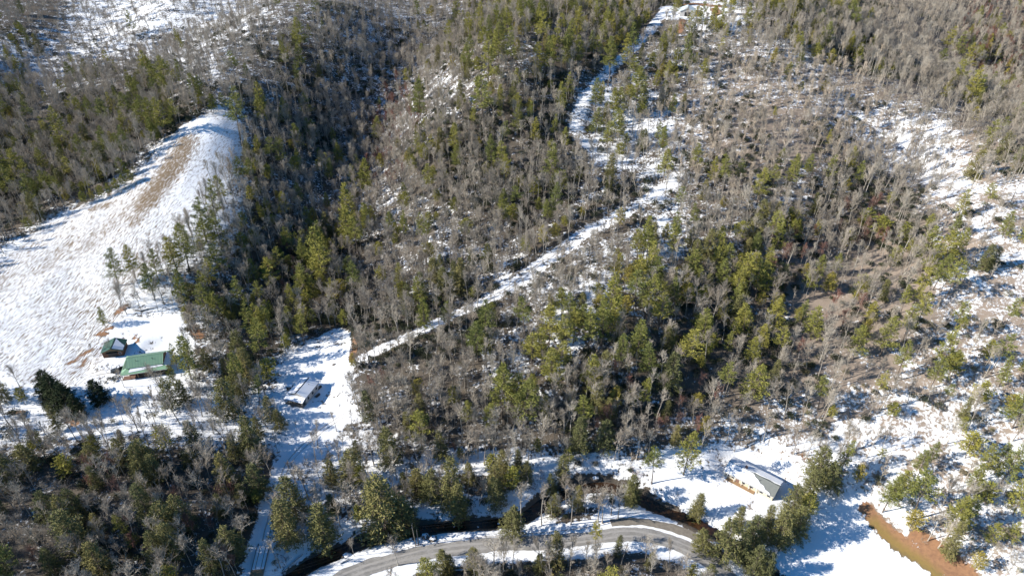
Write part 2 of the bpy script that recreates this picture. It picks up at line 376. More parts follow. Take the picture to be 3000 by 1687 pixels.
def spike(g, p0, p1, r, m=0):
    p0 = np.asarray(p0, float); _, x, y = frame(p1-p0); g.add([p0+x*r, p0-x*.5*r+y*.87*r, p0-x*.5*r-y*.87*r, p1], [(0, 1, 3), (1, 2, 3), (2, 0, 3)], m)
def limb(g, rr, p, d, L, r, k=3, seg=3, up=.15, wob=.25, m=0, rend=.35):
    pts = [np.array(p, float)]; d = np.array(d, float); d /= np.linalg.norm(d); rad = [r]
    for i in range(seg):
        d = d+rr.normal(0, wob/seg**.5, 3)+np.array([0, 0, up/seg]); d /= np.linalg.norm(d)
        q = pts[-1]+d*L/seg; rn = r*(1-(1-rend)*(i+1)/seg); tube(g, pts[-1], q, rad[-1], rn, k, m); pts.append(q); rad.append(rn)
    return pts, rad, d
def sidedir(rr, d, ang):
    d, x, y = frame(d); a = rr.uniform(0, 2*math.pi); return d*math.cos(ang)+(x*math.cos(a)+y*math.sin(a))*math.sin(ang)
def hardwood(seed, H=18., crown=.5, spread=.5, dens=1., trunk_r=.24, twig_r=.027):
    """bare broadleaf tree: returns trunk and crown geometry"""
    rr = np.random.default_rng(seed); T = Geo(); C = Geo()
    lean = rr.normal(0, .03, 2); p = np.array([0, 0, -.4]); d = np.array([lean[0], lean[1], 1.]); pts = [p]; rad = [trunk_r*1.25]; seg = 7
    for i in range(seg):
        d = d+np.r_[rr.normal(0, .035, 2), 0]; d /= np.linalg.norm(d); q = pts[-1]+d*(H*.9)/seg; r = trunk_r*(1-.82*((i+1)/seg)**1.1)
        tube(T, pts[-1], q, rad[-1], r, 5 if i < 4 else 4); pts.append(q); rad.append(r)
    pts = np.array(pts)
    def on(f): a = f*seg; i = min(int(a), seg-1); return pts[i]+(pts[i+1]-pts[i])*(a-i), rad[i]+(rad[i+1]-rad[i])*(a-i)
    nb = int(17*dens)
    for b_ in range(nb):
        f = (1-crown)+crown*((b_+rr.uniform(0, .8))/nb)**.85; f = min(f, .995); p, r = on(f)
        rel = (f-(1-crown))/crown; ang = R(rr.uniform(30, 56)*(1-.45*rel)); L = H*spread*.92*(.20+.42*math.sin(math.pi*min(.25+rel*.75, 1)))*rr.uniform(.75, 1.15)
        dd = sidedir(rr, np.array([0, 0, 1.]), ang); q, ra, de = limb(C, rr, p, dd, L, max(r*.65, .08), 3, 3, .8, .28)
        for s_ in range(6):
            ff = rr.uniform(.25, 1); i = min(int(ff*3), 2); p2 = q[i]+(q[i+1]-q[i])*(ff*3-i) if ff < 1 else q[-1]
            d2 = sidedir(rr, q[i+1]-q[i], R(rr.uniform(25, 60))); d2[2] += .25; l2 = L*rr.uniform(.3, .55)
            q2, _, _ = limb(C, rr, p2, d2, l2, .055, 3, 2, .2, .3)
            for u_ in range(4):
                ff = rr.uniform(.2, 1); i = min(int(ff*2), 1); p3 = q2[i]+(q2[i+1]-q2[i])*(ff*2-i)
                d3 = sidedir(rr, q2[i+1]-q2[i], R(rr.uniform(20, 60))); d3[2] += .15; e = p3+d3*l2*rr.uniform(.35, .7)
                spike(C, p3, e, twig_r)
                if rr.random() < .6: d4 = sidedir(rr, d3, R(35)); pm = p3+(e-p3)*.5; spike(C, pm, pm+d4*l2*.35, twig_r*.8)
    return T, C
def blades(g, rr, c, n_, L, wd, outward, droop=0., flat_=.5, m=1):
    """needle sprays: thin leaf-sized faces fanned about a point"""
    dirs = rr.normal(0, 1, (n_, 3)); dirs[:, 2] *= flat_; dirs += outward; dirs[:, 2] += rr.uniform(-.1, .45, n_)-droop
    dirs /= np.linalg.norm(dirs, axis=1)[:, None]; side = np.cross(dirs, rr.normal(0, 1, (n_, 3))); side /= np.linalg.norm(side, axis=1)[:, None]+1e-9
    l = L*rr.uniform(.6, 1.2, (n_, 1)); b0 = c+rr.normal(0, L*.25, (n_, 3))
    v = np.stack([b0-side*wd*.3, b0+dirs*l*.6+side*wd*.5, b0+dirs*l, b0+dirs*l*.55-side*wd*.5], 1).reshape(-1, 3)
    i = np.arange(n_)*4; g.add(v, np.r_[np.stack([i, i+1, i+2], 1), np.stack([i, i+2, i+3], 1)], m)
def pine(seed, H=22., base=.35, wid=3.6, kind='white', tuft=7, L=.85):
    rr = np.random.default_rng(seed); T = Geo(); C = Geo(); seg = 6; pts = [np.array([0, 0, -.5])]; r0 = H*.0125; d = np.array([0, 0, 1.])
    for i in range(seg):
        d = d+np.r_[rr.normal(0, .015, 2), 0]; q = pts[-1]+d*(H+.5)/seg; tube(T, pts[-1], q, r0*(1-.93*i/seg), r0*(1-.93*(i+1)/seg), 5); pts.append(q)
    pts = np.array(pts); on = lambda f: pts[min(int(f*seg), seg-1)]+(pts[min(int(f*seg), seg-1)+1]-pts[min(int(f*seg), seg-1)])*(f*seg-min(int(f*seg), seg-1))
    nw = max(7, int(H*(1-base)/(1.05 if kind == 'white' else .75)))
    for w_ in range(nw):
        f = base+(1-base)*(w_+.3)/nw; rel = (f-base)/(1-base); p = on(f)
        if kind == 'white': prof = (1-rel)**.75*(.72+.28*min(rel*5, 1)); nb = 5; droop = .05
        elif kind == 'hemlock': prof = (1-rel)**.6*(.8+.2*min(rel*6, 1)); nb = 6; droop = .3
        else: prof = math.sin(math.pi*min(.25+rel*.78, 1))**.7; nb = 6; droop = 0
        if kind == 'white' and rr.random() < .12: continue
        Lw = rr.uniform(.72, 1.2); a0_ = rr.uniform(0, 6.28)
        for b_ in range(nb):
            if kind == 'white' and rr.random() < .14: continue
            a = a0_+b_*6.283/nb+rr.normal(0, .25); Lb = wid*prof*Lw*rr.uniform(.7, 1.2)+.35; el = (.05+.75*rel**2)-(droop*.6 if kind != 'round' else -.25)
            dd = np.array([math.cos(a), math.sin(a), el]); q, ra, de = limb(C, rr, p, dd, Lb, .06*(1-rel*.5)+.012, 3, 2, .18 if kind == 'white' else -.1, .1, 0)
            nt_ = max(2, int(Lb*(2.4 if kind == 'white' else 3.0)))
            for s_ in range(nt_):
                ff = .28+.72*(s_+rr.uniform(0, .9))/nt_; ff = min(ff, 1); i = min(int(ff*2), 1); c = q[i]+(q[i+1]-q[i])*(ff*2-i)
                lat = np.cross(de, [0, 0, 1.]); c = c+lat*rr.normal(0, .32*Lb*ff*.55)+np.array([0, 0, rr.normal(0, .12)])
                blades(C, rr, c, tuft, L, .21, de*.9, droop*.6, .5 if kind == 'white' else .7)
    blades(C, rr, on(.985), 6, .9, .16, np.array([0, 0, 1.5])); return T, C
def shrub(seed, rad=1.3, h=1.8, n_=170, leaf=.34, m=0):
    rr = np.random.default_rng(seed); C = Geo()
    for i in range(9):
        a = rr.uniform(0, 6.28); e = np.array([math.cos(a)*rad*.6, math.sin(a)*rad*.6, h*.7]); spike(C, np.zeros(3), e*rr.uniform(.7, 1), .04, 1)
    lob = [(rr.normal(0, rad*.4, 2), rr.uniform(.5, .95)*h, rr.uniform(.5, .8)*rad) for _ in range(5)]
    for i in range(n_):
        (lx, ly), lz, lr = lob[i % 5]; dd = rr.normal(0, 1, 3); dd /= np.linalg.norm(dd); dd[2] = abs(dd[2])*.9-.2
        blades(C, rr, np.array([lx, ly, lz*.6])+dd*lr*rr.uniform(.7, 1.05), 2, leaf, leaf*.5, dd*.6, 0, .8, m)
    return C
def brush(seed, h=3.2, n_=9, r=.03):
    rr = np.random.default_rng(seed); C = Geo()
    for i in range(n_):
        p = np.r_[rr.normal(0, .7, 2), -.2]; dd = np.r_[rr.normal(0, .3, 2), 1]; q, _, _ = limb(C, rr, p, dd, h*rr.uniform(.6, 1.1), r, 3, 2, .1, .3)
        for s_ in range(9): i_ = s_ % 2; p2 = q[i_]+(q[i_+1]-q[i_])*rr.uniform(.3, 1); spike(C, p2, p2+sidedir(rr, q[1]-q[0], R(45))*h*rr.uniform(.2, .4), r*.7)
    return C
def join(T, C):
    g = Geo(); g.v = T.v+C.v; g.f = T.f+[f+T.n for f in C.f]; g.m = T.m+[m+1 for m in C.m]; g.n = T.n+C.n; return g
PROTO = {}                     # kind -> list of (trunk mesh, crown mesh, joined mesh, height)
def protos(kind, makers, tm, cm, extra=None):
    L = []
    for i, mk in enumerate(makers):
        T, C = mk; tme = T.mesh(kind+'_trunk', [tm]); cme = C.mesh(kind+'_crown', cm)
        jm = join(T, C).mesh(kind, [tm]+list(cm)); hh = max(np.concatenate(C.v)[:, 2].max(), 1); L.append((tme, cme, jm, hh))
    PROTO[kind] = L
protos('hardwood', [hardwood(11+i, H=18+i % 3, crown=c, spread=s, dens=dn) for i, (c, s, dn) in enumerate([(.5, .5, 1), (.42, .42, .85), (.6, .6, 1.15), (.45, .55, 1), (.38, .36, .75), (.55, .45, 1), (.65, .62, 1.2)])], M_BARK, [M_TWIG])
protos('redwood', [hardwood(41+i, H=13, crown=.7, spread=.55, dens=1.1, trunk_r=.14) for i in range(2)], M_BARK, [M_REDT])
protos('tanwood', [hardwood(46+i, H=13+i, crown=.65, spread=.45, dens=.9, trunk_r=.13) for i in range(3)], M_PALE, [M_TANT])
protos('palewood', [hardwood(51+i, H=19, crown=c, spread=s, dens=1, trunk_r=.23) for i, (c, s) in enumerate([(.5, .5), (.6, .62), (.42, .4)])], M_PALE, [M_TWIG])
protos('pine', [pine(61+i, H=h, base=bs, wid=wd) for i, (h, bs, wd) in enumerate([(22, .33, 4.8), (20, .25, 5.2), (24, .42, 4.6), (21, .36, 5.6), (18, .2, 4.3), (23, .5, 5.4), (19, .3, 3.6)])], M_PBARK, [M_PBARK, M_PINE])
protos('hemlock', [pine(71+i, H=h, base=.12, wid=wd, kind='hemlock', tuft=6, L=.6) for i, (h, wd) in enumerate([(17, 4.4), (19, 4.2), (15, 4.7)])], M_PBARK, [M_PBARK, M_HEML])
protos('young', [pine(81+i, H=h, base=.3, wid=wd, kind='round', tuft=5, L=.6) for i, (h, wd) in enumerate([(9, 2.0), (11, 2.2), (10, 2.6)])], M_PBARK, [M_PBARK, M_YOUNG])
M_SPRUCE = varied('spruce_needles', [(.035, .05, .022), (.045, .06, .025)])
protos('spruce', [pine(111+i, H=h, base=.04, wid=wd, kind='hemlock', tuft=10, L=.6) for i, (h, wd) in enumerate([(12, 4.0), (11, 3.4)])], M_PBARK, [M_PBARK, M_SPRUCE])
S_LAUREL = [shrub(91+i).mesh('laurel', [M_LAUREL, M_PBARK]) for i in range(3)]
S_OLIVE = [shrub(95+i, 1.0, 2.2, 110, .3).mesh('olive_sapling', [M_OLIVE, M_TWIG]) for i in range(3)]
S_BRUSH = [brush(101+i).mesh('brush', [M_TWIG]) for i in range(3)]
S_RBRUSH = [brush(105+i, 2.6, 14).mesh('red_brush', [M_REDT]) for i in range(2)]
# ------------------------------------------------------------------ where the trees stand
PINES = '''384,75,50 528,122,45 875,45,40 925,25,45 945,80,30 880,115,70 835,170,60 880,180,60 683,200,60 720,215,35 425,200,60 485,235,80 455,240,60 530,215,50 385,275,65 485,265,60
235,325,50 265,335,60 305,350,75 170,395,100 370,330,70 415,350,80 445,345,70 475,350,80 510,345,70 690,345,105 765,300,70 655,305,40 10,500,80 50,500,80 125,480,60 205,505,60 260,475,50 25,545,80 90,560,70 135,545,60 180,420,50 340,300,50
1340,20,40 1430,25,35 1480,15,40 1435,85,45 1485,85,70 1405,120,30 1460,150,90 1500,160,90 1430,200,100 1375,150,55 1550,45,60 1575,55,50 1590,110,90 1630,140,70 1610,180,80 1665,130,60 1750,30,70 1745,60,60 1690,30,50 1710,85,40 1765,110,50 1860,130,70 1840,160,70 1790,180,80 1855,215,60 1955,220,50 1865,275,90 1745,290,70 1762,285,55 1230,315,90 1415,320,110 1385,350,60 1465,285,45 1345,320,45 1465,330,45 1545,350,60 1475,400,60 1570,395,60 1620,385,60 1655,415,50 1745,365,60 1440,455,70 1475,470,70 1340,470,55 1610,500,90 1255,530,60 1070,530,80 1035,520,50 1290,475,30
2046,68,50 2060,60,60 2090,60,60 2120,70,50 2265,20,50 2300,20,60 2370,30,60 2425,20,50 2865,60,50 2775,130,60 2812,155,70 2835,180,60 2870,165,40 2810,245,90 2850,280,80 2900,250,50 2910,310,30 2270,335,30 2425,420,50 2290,465,40 2365,490,50 2320,510,50 2270,530,60 2430,500,60 2495,480,60 2515,520,60 2165,510,60 2090,510,60 2890,430,50 2955,430,50 2985,350,60 2015,170,80 2940,370,40
620,600,90 590,650,90 640,680,80 610,705,80 655,560,60 540,735,100 510,755,80 455,790,70 332,790,75 385,775,75 440,830,80 530,850,80 600,890,80 700,870,80 640,910,70 925,750,110 950,790,100 935,700,70 800,810,70 870,720,50 300,930,42 740,960,90 760,1010,100 700,1100,90 545,1055,90 512,1050,55 900,640,50 870,870,50
1020,620,100 1020,680,90 1045,705,80 1075,650,60 1180,665,60 1250,685,50 1480,605,60 1515,590,60 1605,625,50 1045,825,70 1890,700,80 1870,715,60 1910,780,90 1980,680,80 1975,720,70 1420,950,90 1540,945,90 1400,1010,80 1610,975,90 1660,990,90 1725,980,90 1785,910,120 1860,860,90 1900,880,90 1930,930,80 1870,1000,80 1820,1030,70 1700,940,70 1555,1040,80 1620,1090,80 1640,1060,70 1765,960,90
2030,790,70 2100,770,60 2130,760,60 2280,705,80 2340,690,40 2405,780,45 2450,780,50 2170,810,90 2150,850,80 2270,940,80 2280,1005,70 2350,930,60 2060,970,80 2020,1040,100 2130,1010,50 2720,740,90 2750,800,80 2790,820,90 2700,840,80 2680,870,60 2650,880,60 2820,600,60 2950,660,60 2900,580,60 2510,1010,70 2660,950,80 2640,1060,90 2800,940,80 2765,1030,100 2740,1095,70 2550,920,50 2880,960,30
2690,1455,110 2600,1450,80 2730,1330,50 2700,1360,60 2890,1360,80 2930,1345,70 2830,1500,80 2960,1560,60 2900,1570,60 2990,1450,90 2580,1335,35 2010,1335,90 2775,1150,45 1745,1580,50 1530,1190,90 1470,1160,100 1510,1160,80'''
HEMS = '''8,1380,90 270,1340,60 350,1330,70 350,1285,40 420,1390,80 460,1380,80 560,1340,40 660,1390,80 225,1480,80 210,1560,120 430,1490,100 470,1540,90 290,1650,90 460,1620,80 500,1600,90 860,1475,100 840,1550,110 945,1560,110 495,1165,75 535,1155,60 1140,1320,90 1125,1500,130 1180,1530,80 1320,1450,120 1345,1490,90 1375,1395,45 1500,1545,70 1700,1290,90 1770,1290,70 1390,1650,50 1300,1655,50 1320,1660,40 550,1350,40 150,1650,70 620,1640,80 680,1600,80 660,1180,90 690,1140,80 705,1030,90 720,1080,90 1620,1430,50 1850,1440,60 1650,1380,60 1450,1410,60
2400,1370,90 2440,1400,70 2370,1440,80 2320,1490,90 2290,1560,90 2340,1540,80 2250,1540,80 2200,1570,80 2160,1530,60 2130,1600,90 2060,1590,50 2210,1650,70 2250,1670,70 2180,1620,70 2040,1490,65 0,1150,60'''
SHRUBROW = '250,585 275,578 300,568 322,560 345,548 365,535 385,525'      # dense young pines along the meadow edge
TOPC = hit(2013, 44)
def free(x, y, z, marg=0.):
    """true where a tree may stand: off roads, water, yards and clearings"""
    u, v, _ = proj(x, y, z)
    bad = inpoly(u, v, MEADOW) & (y > 150)
    bad |= inpoly(u, v, YARD2) | inpoly(u, v, YARD3) | (inpoly(u, v, FIELD))
    bad |= dist_line(x, y, ROAD)[0] < 6.5+marg; bad |= dist_line(x, y, PULL)[0] < 5+marg; bad |= dist_line(x, y, CREEK)[0] < 4.5
    bad |= dist_line(x, y, TRACK)[0] < np.where(v < 420, 4.5, np.where(v < 860, 3.0, 2.6))+marg*.6; bad |= np.hypot(x-TOPC[0], y-TOPC[1]) < 13; bad |= dist_line(x, y, DRIVE)[0] < 3.2+marg
    bad |= inpoly(u, v, YARD1) & (v < 1130)
    return ~bad
TREES = []        # kind, x, y, z, height, proto index, rotation, u, v of crown, prominent?
def add_tree(kind, x, y, h, prom=False):
    z = float(bil(HG, x, y)); u, v, df = proj(x, y, z+h*.6)
    TREES.append([kind, x, y, z-.15, h, int(rng.integers(len(PROTO[kind]))), rng.uniform(0, 6.28), float(u), float(v), h/float(df)*(2 if prom else 1), prom])
def placed(s, kind, frac):
    for it in s.split():
        u, v, h = [float(q) for q in it.split(',')]
        ub = u-(u-1500)/2900*h*.5; p = hit(ub, v+h*frac)           # foot of the tree lies below its crown
        dep = math.asin((CAMZ-p[2])/np.linalg.norm(p-np.array([0, 0, CAMZ]))); df = float(proj(*p)[2])
        hm = h*(frac+.5)*df/FPX/max(math.cos(dep), .4)*1.3
        add_tree(kind, p[0], p[1], float(np.clip(hm, 6, 29)), True)
placed(PINES, 'pine', .62); placed(HEMS+' 1270,810,80 1300,840,80 1340,835,70 1230,860,80 1380,770,60 1350,810,70 1195,890,70 1290,790,60 1450,500,40 1430,760,60', 'hemlock', .42)
placed('128,1130,75 158,1150,85 190,1172,80 222,1195,60 285,1150,62', 'spruce', .42)
for it in SHRUBROW.split():
    u, v = [float(q) for q in it.split(',')]; p = hit(u, v+14); add_tree('young', p[0], p[1], 7.5, True)
# filling between: jittered grid over everything in view and a margin for the shadows
def grid(step, y0=95, y1=700):
    gx, gy = np.meshgrid(np.arange(-420, 420, step), np.arange(y0, y1, step)); gx = gx+rng.uniform(-.5, .5, gx.shape)*step; gy = gy+rng.uniform(-.5, .5, gx.shape)*step
    gx = gx.ravel(); gy = gy.ravel(); z = bil(HG, gx, gy); u, v, df = proj(gx, gy, z)
    m = (u > -350) & (u < 3150) & (v > -160) & (v < 1900); return gx[m], gy[m], z[m]
PROM = np.array([[t_[1], t_[2]] for t_ in TREES])
def near_prom(x, y, r):
    return np.array([np.min(np.hypot(PROM[:, 0]-a, PROM[:, 1]-b_)) < r for a, b_ in zip(x, y)])
TRK_PX = np.array([[*proj(*q)[:2], 0] for q in TRACK])
def open_view(u, v):
    '''trees that would stand right in front of the ridge track are fewer'''
    return np.where((dist_line(u, v-8, TRK_PX)[0] < np.where(v < 860, 34, 26)), np.where(v < 860, .3, .5), 1.0)
gx, gy, gz = grid(4.6); u, v, df = proj(gx, gy, gz+9)
pe = look(EVER, u, v); ok = free(gx, gy, gz) & (rng.random(len(gx)) < pe*.56*open_view(u, v)) & ~near_prom(gx, gy, 3.2)
for x, y, uu, vv in zip(gx[ok], gy[ok], u[ok], v[ok]):
    near_creek = vv > 1150 and uu < 2350; r = rng.random()
    kd = ('hemlock' if r < .6 else 'young' if r < .85 else 'pine') if near_creek else ('pine' if r < .36 else 'young' if r < .85 else 'hemlock')
    add_tree(kd, x, y, {'hemlock': rng.uniform(8, 16), 'young': rng.uniform(6, 12), 'pine': rng.uniform(11, 19)}[kd])
gx, gy, gz = grid(3.5); u, v, df = proj(gx, gy, gz+9)
ph = look(HARD, u, v)**1.25*np.clip(1.25-gy/900, .5, 1); ok = free(gx, gy, gz, .6) & (rng.random(len(gx)) < ph*.78*open_view(u, v)) & ~near_prom(gx, gy, 3.3)
for x, y, uu, vv in zip(gx[ok], gy[ok], u[ok], v[ok]):
    kd = 'hardwood'; q = rng.random()
    for (a, b_, r) in RED:
        if (uu-a)**2+(vv-b_)**2 < r*r and q < .42: kd = 'redwood'
    if kd == 'hardwood' and ((uu > 2200 and vv > 700 and q > .5) or (vv > 1350 and uu > 1200 and q > .6) or q > .965): kd = 'palewood'
    if kd == 'hardwood' and q > .15 and ((uu-2260)/340)**2+((vv-330-(uu-2260)*-.15)/200)**2 < 1: kd = 'tanwood'
    if kd == 'hardwood' and q > .35 and uu > 2450 and vv < 150 and q > .7: kd = 'tanwood'
    add_tree(kd, x, y, rng.uniform(7.5, 12) if kd in ('redwood', 'tanwood') else rng.uniform(9.5, 17))
# single trees that stand out in the photo: foot pixel, height in metres
for u, v, h, kd in ((1665, 705, 17, 'palewood'), (1590, 770, 17, 'palewood'), (1228, 1365, 17, 'hardwood'), (1292, 1345, 16, 'hardwood'), (1368, 1355, 17, 'hardwood'), (1418, 1362, 18, 'palewood'), (1452, 1358, 17, 'palewood'), (1508, 1380, 18, 'palewood'),
                    (1527, 1535, 22, 'palewood'), (1587, 1538, 21, 'palewood'), (1672, 1535, 17, 'palewood'), (1752, 1528, 17, 'palewood'), (1764, 1530, 16, 'palewood'), (1810, 1520, 16, 'palewood'), (1590, 1680, 17, 'palewood'), (1503, 1672, 17, 'palewood'), (1476, 1665, 15, 'palewood'),
                    (1166, 1655, 13, 'palewood'), (1062, 1590, 11, 'palewood'), (1038, 1628, 9, 'palewood'), (785, 1255, 15, 'hardwood'), (330, 1040, 9, 'hardwood'), (275, 1043, 7, 'hardwood'), (2237, 1290, 15, 'palewood'), (2365, 1335, 13, 'palewood'), (2462, 1325, 14, 'palewood'), (2538, 1340, 15, 'palewood'),
                    (2718, 1583, 14, 'palewood'), (278, 1312, 15, 'hardwood'), (322, 1315, 14, 'hardwood'), (225, 1290, 14, 'hardwood'), (572, 1262, 14, 'hardwood'), (365, 1245, 14, 'hardwood'), (400, 1250, 14, 'hardwood'), (465, 1200, 9, 'hardwood'), (490, 1215, 10, 'hardwood'), (830, 1560, 12, 'hardwood'), (2462, 1410, 6, 'redwood')):
    p = hit(u, v); add_tree(kd, p[0], p[1], h, True)
print('TREES', len(TREES), {k_: sum(t_[0] == k_ for t_ in TREES) for k_ in PROTO})
# ------------------------------------------------------------------ words for the labels
ZONES = [(150, 80, 'on the snowy slope in the upper left corner'), (480, 110, 'on the snowy slope far above the white meadow'), (250, 290, 'in the dark hollow below the upper left slope'), (420, 330, 'in the wood along the upper left edge of the meadow'),
 (100, 520, 'in the wood left of the snowy meadow'), (760, 130, 'on the grey wooded slope above the meadow tip'), (780, 430, 'on the shaded bank right of the meadow tip'), (1130, 250, 'in the blue shaded ravine near the top'), (980, 640, 'in the deep hollow between meadow and ridge track'),
 (620, 800, 'on the dark slope right of the lower meadow'), (720, 1020, 'in the thick wood between the green roofed house and the white roofed house'), (1450, 150, 'on the pine hill left of the upper track'), (1350, 480, 'on the brown slope left of the middle of the track'),
 (1200, 760, 'on the bank below and left of the ridge track'), (1650, 620, 'beside the snowy ridge track'), (1880, 330, 'on the snowy slope right of the upper track'), (2050, 60, 'around the clay pad at the top of the track'), (2350, 60, 'along the top edge right of the clay pad'),
 (2300, 330, 'on the tan brushy slope at the upper right'), (2830, 200, 'on the spur in the upper right corner'), (2250, 560, 'on the patchy snow slope below the tan brush'), (1900, 850, 'in the green pine stand below the ridge track'), (2250, 880, 'in the mixed wood at the middle right'),
 (2560, 760, 'in the leaning grey wood of the right hand hollow'), (2850, 560, 'on the bright snowy spur by the right edge'), (2850, 950, 'on the sunny slope by the right edge'), (1500, 1050, 'on the lower slope right of the track foot'), (1250, 1180, 'on the slope above the long snow strip'),
 (1800, 1180, 'in the brown wood above the grey roofed house'), (2400, 1180, 'on the bright open slope above the grey roofed house'), (2750, 1350, 'on the slope right of the lower snowfield'), (2300, 1520, 'in the dark row between yard and lower snowfield'), (1250, 1450, 'between the snow strip and the creek'),
 (1750, 1430, 'between the creek and the road bend'), (1400, 1650, 'on the near side of the road'), (1900, 1660, 'below the road bend at the bottom edge'), (880, 1500, 'between the snowy drive and the creek'), (480, 1220, 'on the snowy ground below the green roofed house'), (120, 1180, 'by the left edge below the meadow'),
 (150, 1420, 'in the lower left wood near the edge'), (480, 1450, 'in the middle of the lower left wood'), (300, 1640, 'along the bottom edge of the lower left wood'), (680, 1500, 'in the lower left wood beside the snowy drive'), (860, 1180, 'near the white roofed house')]
ZA = np.array([[a, b_] for a, b_, _ in ZONES])
def zone(u, v): return int(np.argmin((ZA[:, 0]-u)**2+(ZA[:, 1]-v)**2))
LOOKS = {'pine': ('tall white pine with layered olive needles', 'pine_tree', 'white pines scattered over the hills'), 'hemlock': ('dense dark hemlock', 'hemlock_tree', 'hemlocks along the creek and hollows'),
         'young': ('small round crowned yellow green pine', 'young_pine_tree', 'young pines on the slopes'), 'hardwood': ('bare grey hardwood', 'bare_tree', 'bare hardwoods'),
         'tanwood': ('slender tan twigged bare tree', 'tan_tree', 'slender tan twigged trees'),
         'spruce': ('blackish green spruce', 'spruce_tree', 'dark spruces below the meadow'),
         'redwood': ('bare tree with reddish twigs', 'reddish_tree', 'bare trees with reddish twigs'), 'palewood': ('bare tree with a pale trunk', 'pale_trunk_tree', 'bare trees with pale trunks')}
LIMIT = {'pine': 300, 'hemlock': 200, 'young': 200, 'hardwood': 300, 'redwood': 80, 'palewood': 200, 'spruce': 20, 'tanwood': 200}
BIG = {}; REST = {}
ORD = 'first second third fourth fifth sixth seventh eighth ninth tenth eleventh twelfth thirteenth fourteenth'.split()
SHORT = {'pine': 'white pine', 'hemlock': 'dark hemlock', 'young': 'young pine', 'hardwood': 'bare grey tree', 'redwood': 'bare reddish tree', 'palewood': 'pale trunked tree', 'spruce': 'black green spruce', 'tanwood': 'tan twigged tree'}
for kd in PROTO:
    L = [t_ for t_ in TREES if t_[0] == kd]
    inn = [t_ for t_ in L if -10 < t_[7] < 3010 and -20 < t_[8] < 1700]; inn.sort(key=lambda q: -q[9])
    BIG[kd] = inn[:LIMIT[kd]]; ids = {id(q) for q in BIG[kd]}; REST[kd] = [q for q in L if id(q) not in ids]
for kd, L in BIG.items():
    noun, nm, grp = LOOKS[kd]; byz = {}
    for t_ in L: byz.setdefault(zone(t_[7], t_[8]), []).append(t_)
    for z_, G in byz.items():
        words = {}
        if len(G) > 1:
            for wd, key in (('tallest', lambda q: -q[4]), ('leftmost', lambda q: q[7]), ('rightmost', lambda q: -q[7]), ('lowest standing', lambda q: -q[8]), ('highest standing', lambda q: q[8])):
                c = [q for q in G if id(q) not in words]
                if len(c) > 0:
                    q = sorted(G, key=key)[0]
                    if id(q) not in words: words[id(q)] = wd
        for t_ in G:
            where = ZONES[z_][2]; wd = words.get(id(t_))
            order = sorted(G, key=lambda q: q[7]).index(t_) if len(G) <= 14 else None
            if order is not None and len(G) > 1 and not wd:
                lab = f"{SHORT[kd]}, {ORD[order]} from the left of its kind {where}"
            elif len(G) == 1: lab = f'{noun}, the only one of its kind {where}'
            elif wd: lab = f'{wd} {noun} {where}'
            else: lab = f'{noun} standing among its like {where}'
            t_.append(' '.join(lab.split()[:16]))
    for t_ in L:
        kd_, x, y, z, h, pi, rot = t_[:7]; tm_, cm_, _, hh = PROTO[kd][pi]; s_ = h/hh
        e = bpy.data.objects.new(nm, None); COL.objects.link(e); e.empty_display_size = .5
        e.location = (x, y, z); e.rotation_euler = (rng.normal(0, .035), rng.normal(0, .035), rot); e.scale = (s_*rng.uniform(.82, 1.22),)*2+(s_,)
        tag(e, t_[11], 'tree', grp); link('trunk', tm_, e); link('crown', cm_, e)
# ------------------------------------------------------------------ what is left of the wood, and the undergrowth: one object of instances per kind
def scatter(name, meshes, pts, label):
    """pts: rows of x, y, z, scale, rotation, mesh index"""
    pts = np.asarray(pts, float); c = bpy.data.collections.new(name+'_shapes')
    for i, m_ in enumerate(meshes): c.objects.link(bpy.data.objects.new(f'shape_{i:02d}', m_))
    me = bpy.data.meshes.new(name); me.vertices.add(len(pts)); me.vertices.foreach_set('co', pts[:, :3].astype(np.float32).ravel())
    for nm_, j in (('size', 3), ('turn', 4)):
        a = me.attributes.new(nm_, 'FLOAT', 'POINT'); a.data.foreach_set('value', pts[:, j].astype(np.float32))
    a = me.attributes.new('which', 'INT', 'POINT'); a.data.foreach_set('value', pts[:, 5].astype(np.int32))
    o = link(name, me, kind='stuff', label=label)
    ng = bpy.data.node_groups.new(name, 'GeometryNodeTree'); ng.interface.new_socket('Geometry', in_out='INPUT', socket_type='NodeSocketGeometry'); ng.interface.new_socket('Geometry', in_out='OUTPUT', socket_type='NodeSocketGeometry')
    gi = ng.nodes.new('NodeGroupInput'); go = ng.nodes.new('NodeGroupOutput'); ip = ng.nodes.new('GeometryNodeInstanceOnPoints'); ci = ng.nodes.new('GeometryNodeCollectionInfo')
    ci.inputs[0].default_value = c; ci.inputs[1].default_value = True; ci.inputs[2].default_value = True
    def na(n_, ty):
        q = ng.nodes.new('GeometryNodeInputNamedAttribute'); q.data_type = ty; q.inputs[0].default_value = n_; return q.outputs[0]
    ln = ng.links.new; ln(gi.outputs[0], ip.inputs['Points']); ln(ci.outputs[0], ip.inputs['Instance']); ip.inputs['Pick Instance'].default_value = True
    ln(na('which', 'INT'), ip.inputs['Instance Index']); cx = ng.nodes.new('ShaderNodeCombineXYZ'); ln(na('turn', 'FLOAT'), cx.inputs[2]); ln(cx.outputs[0], ip.inputs['Rotation'])
    ln(na('size', 'FLOAT'), ip.inputs['Scale']); ln(ip.outputs[0], go.inputs[0]); md = o.modifiers.new('instances', 'NODES'); md.node_group = ng; return o
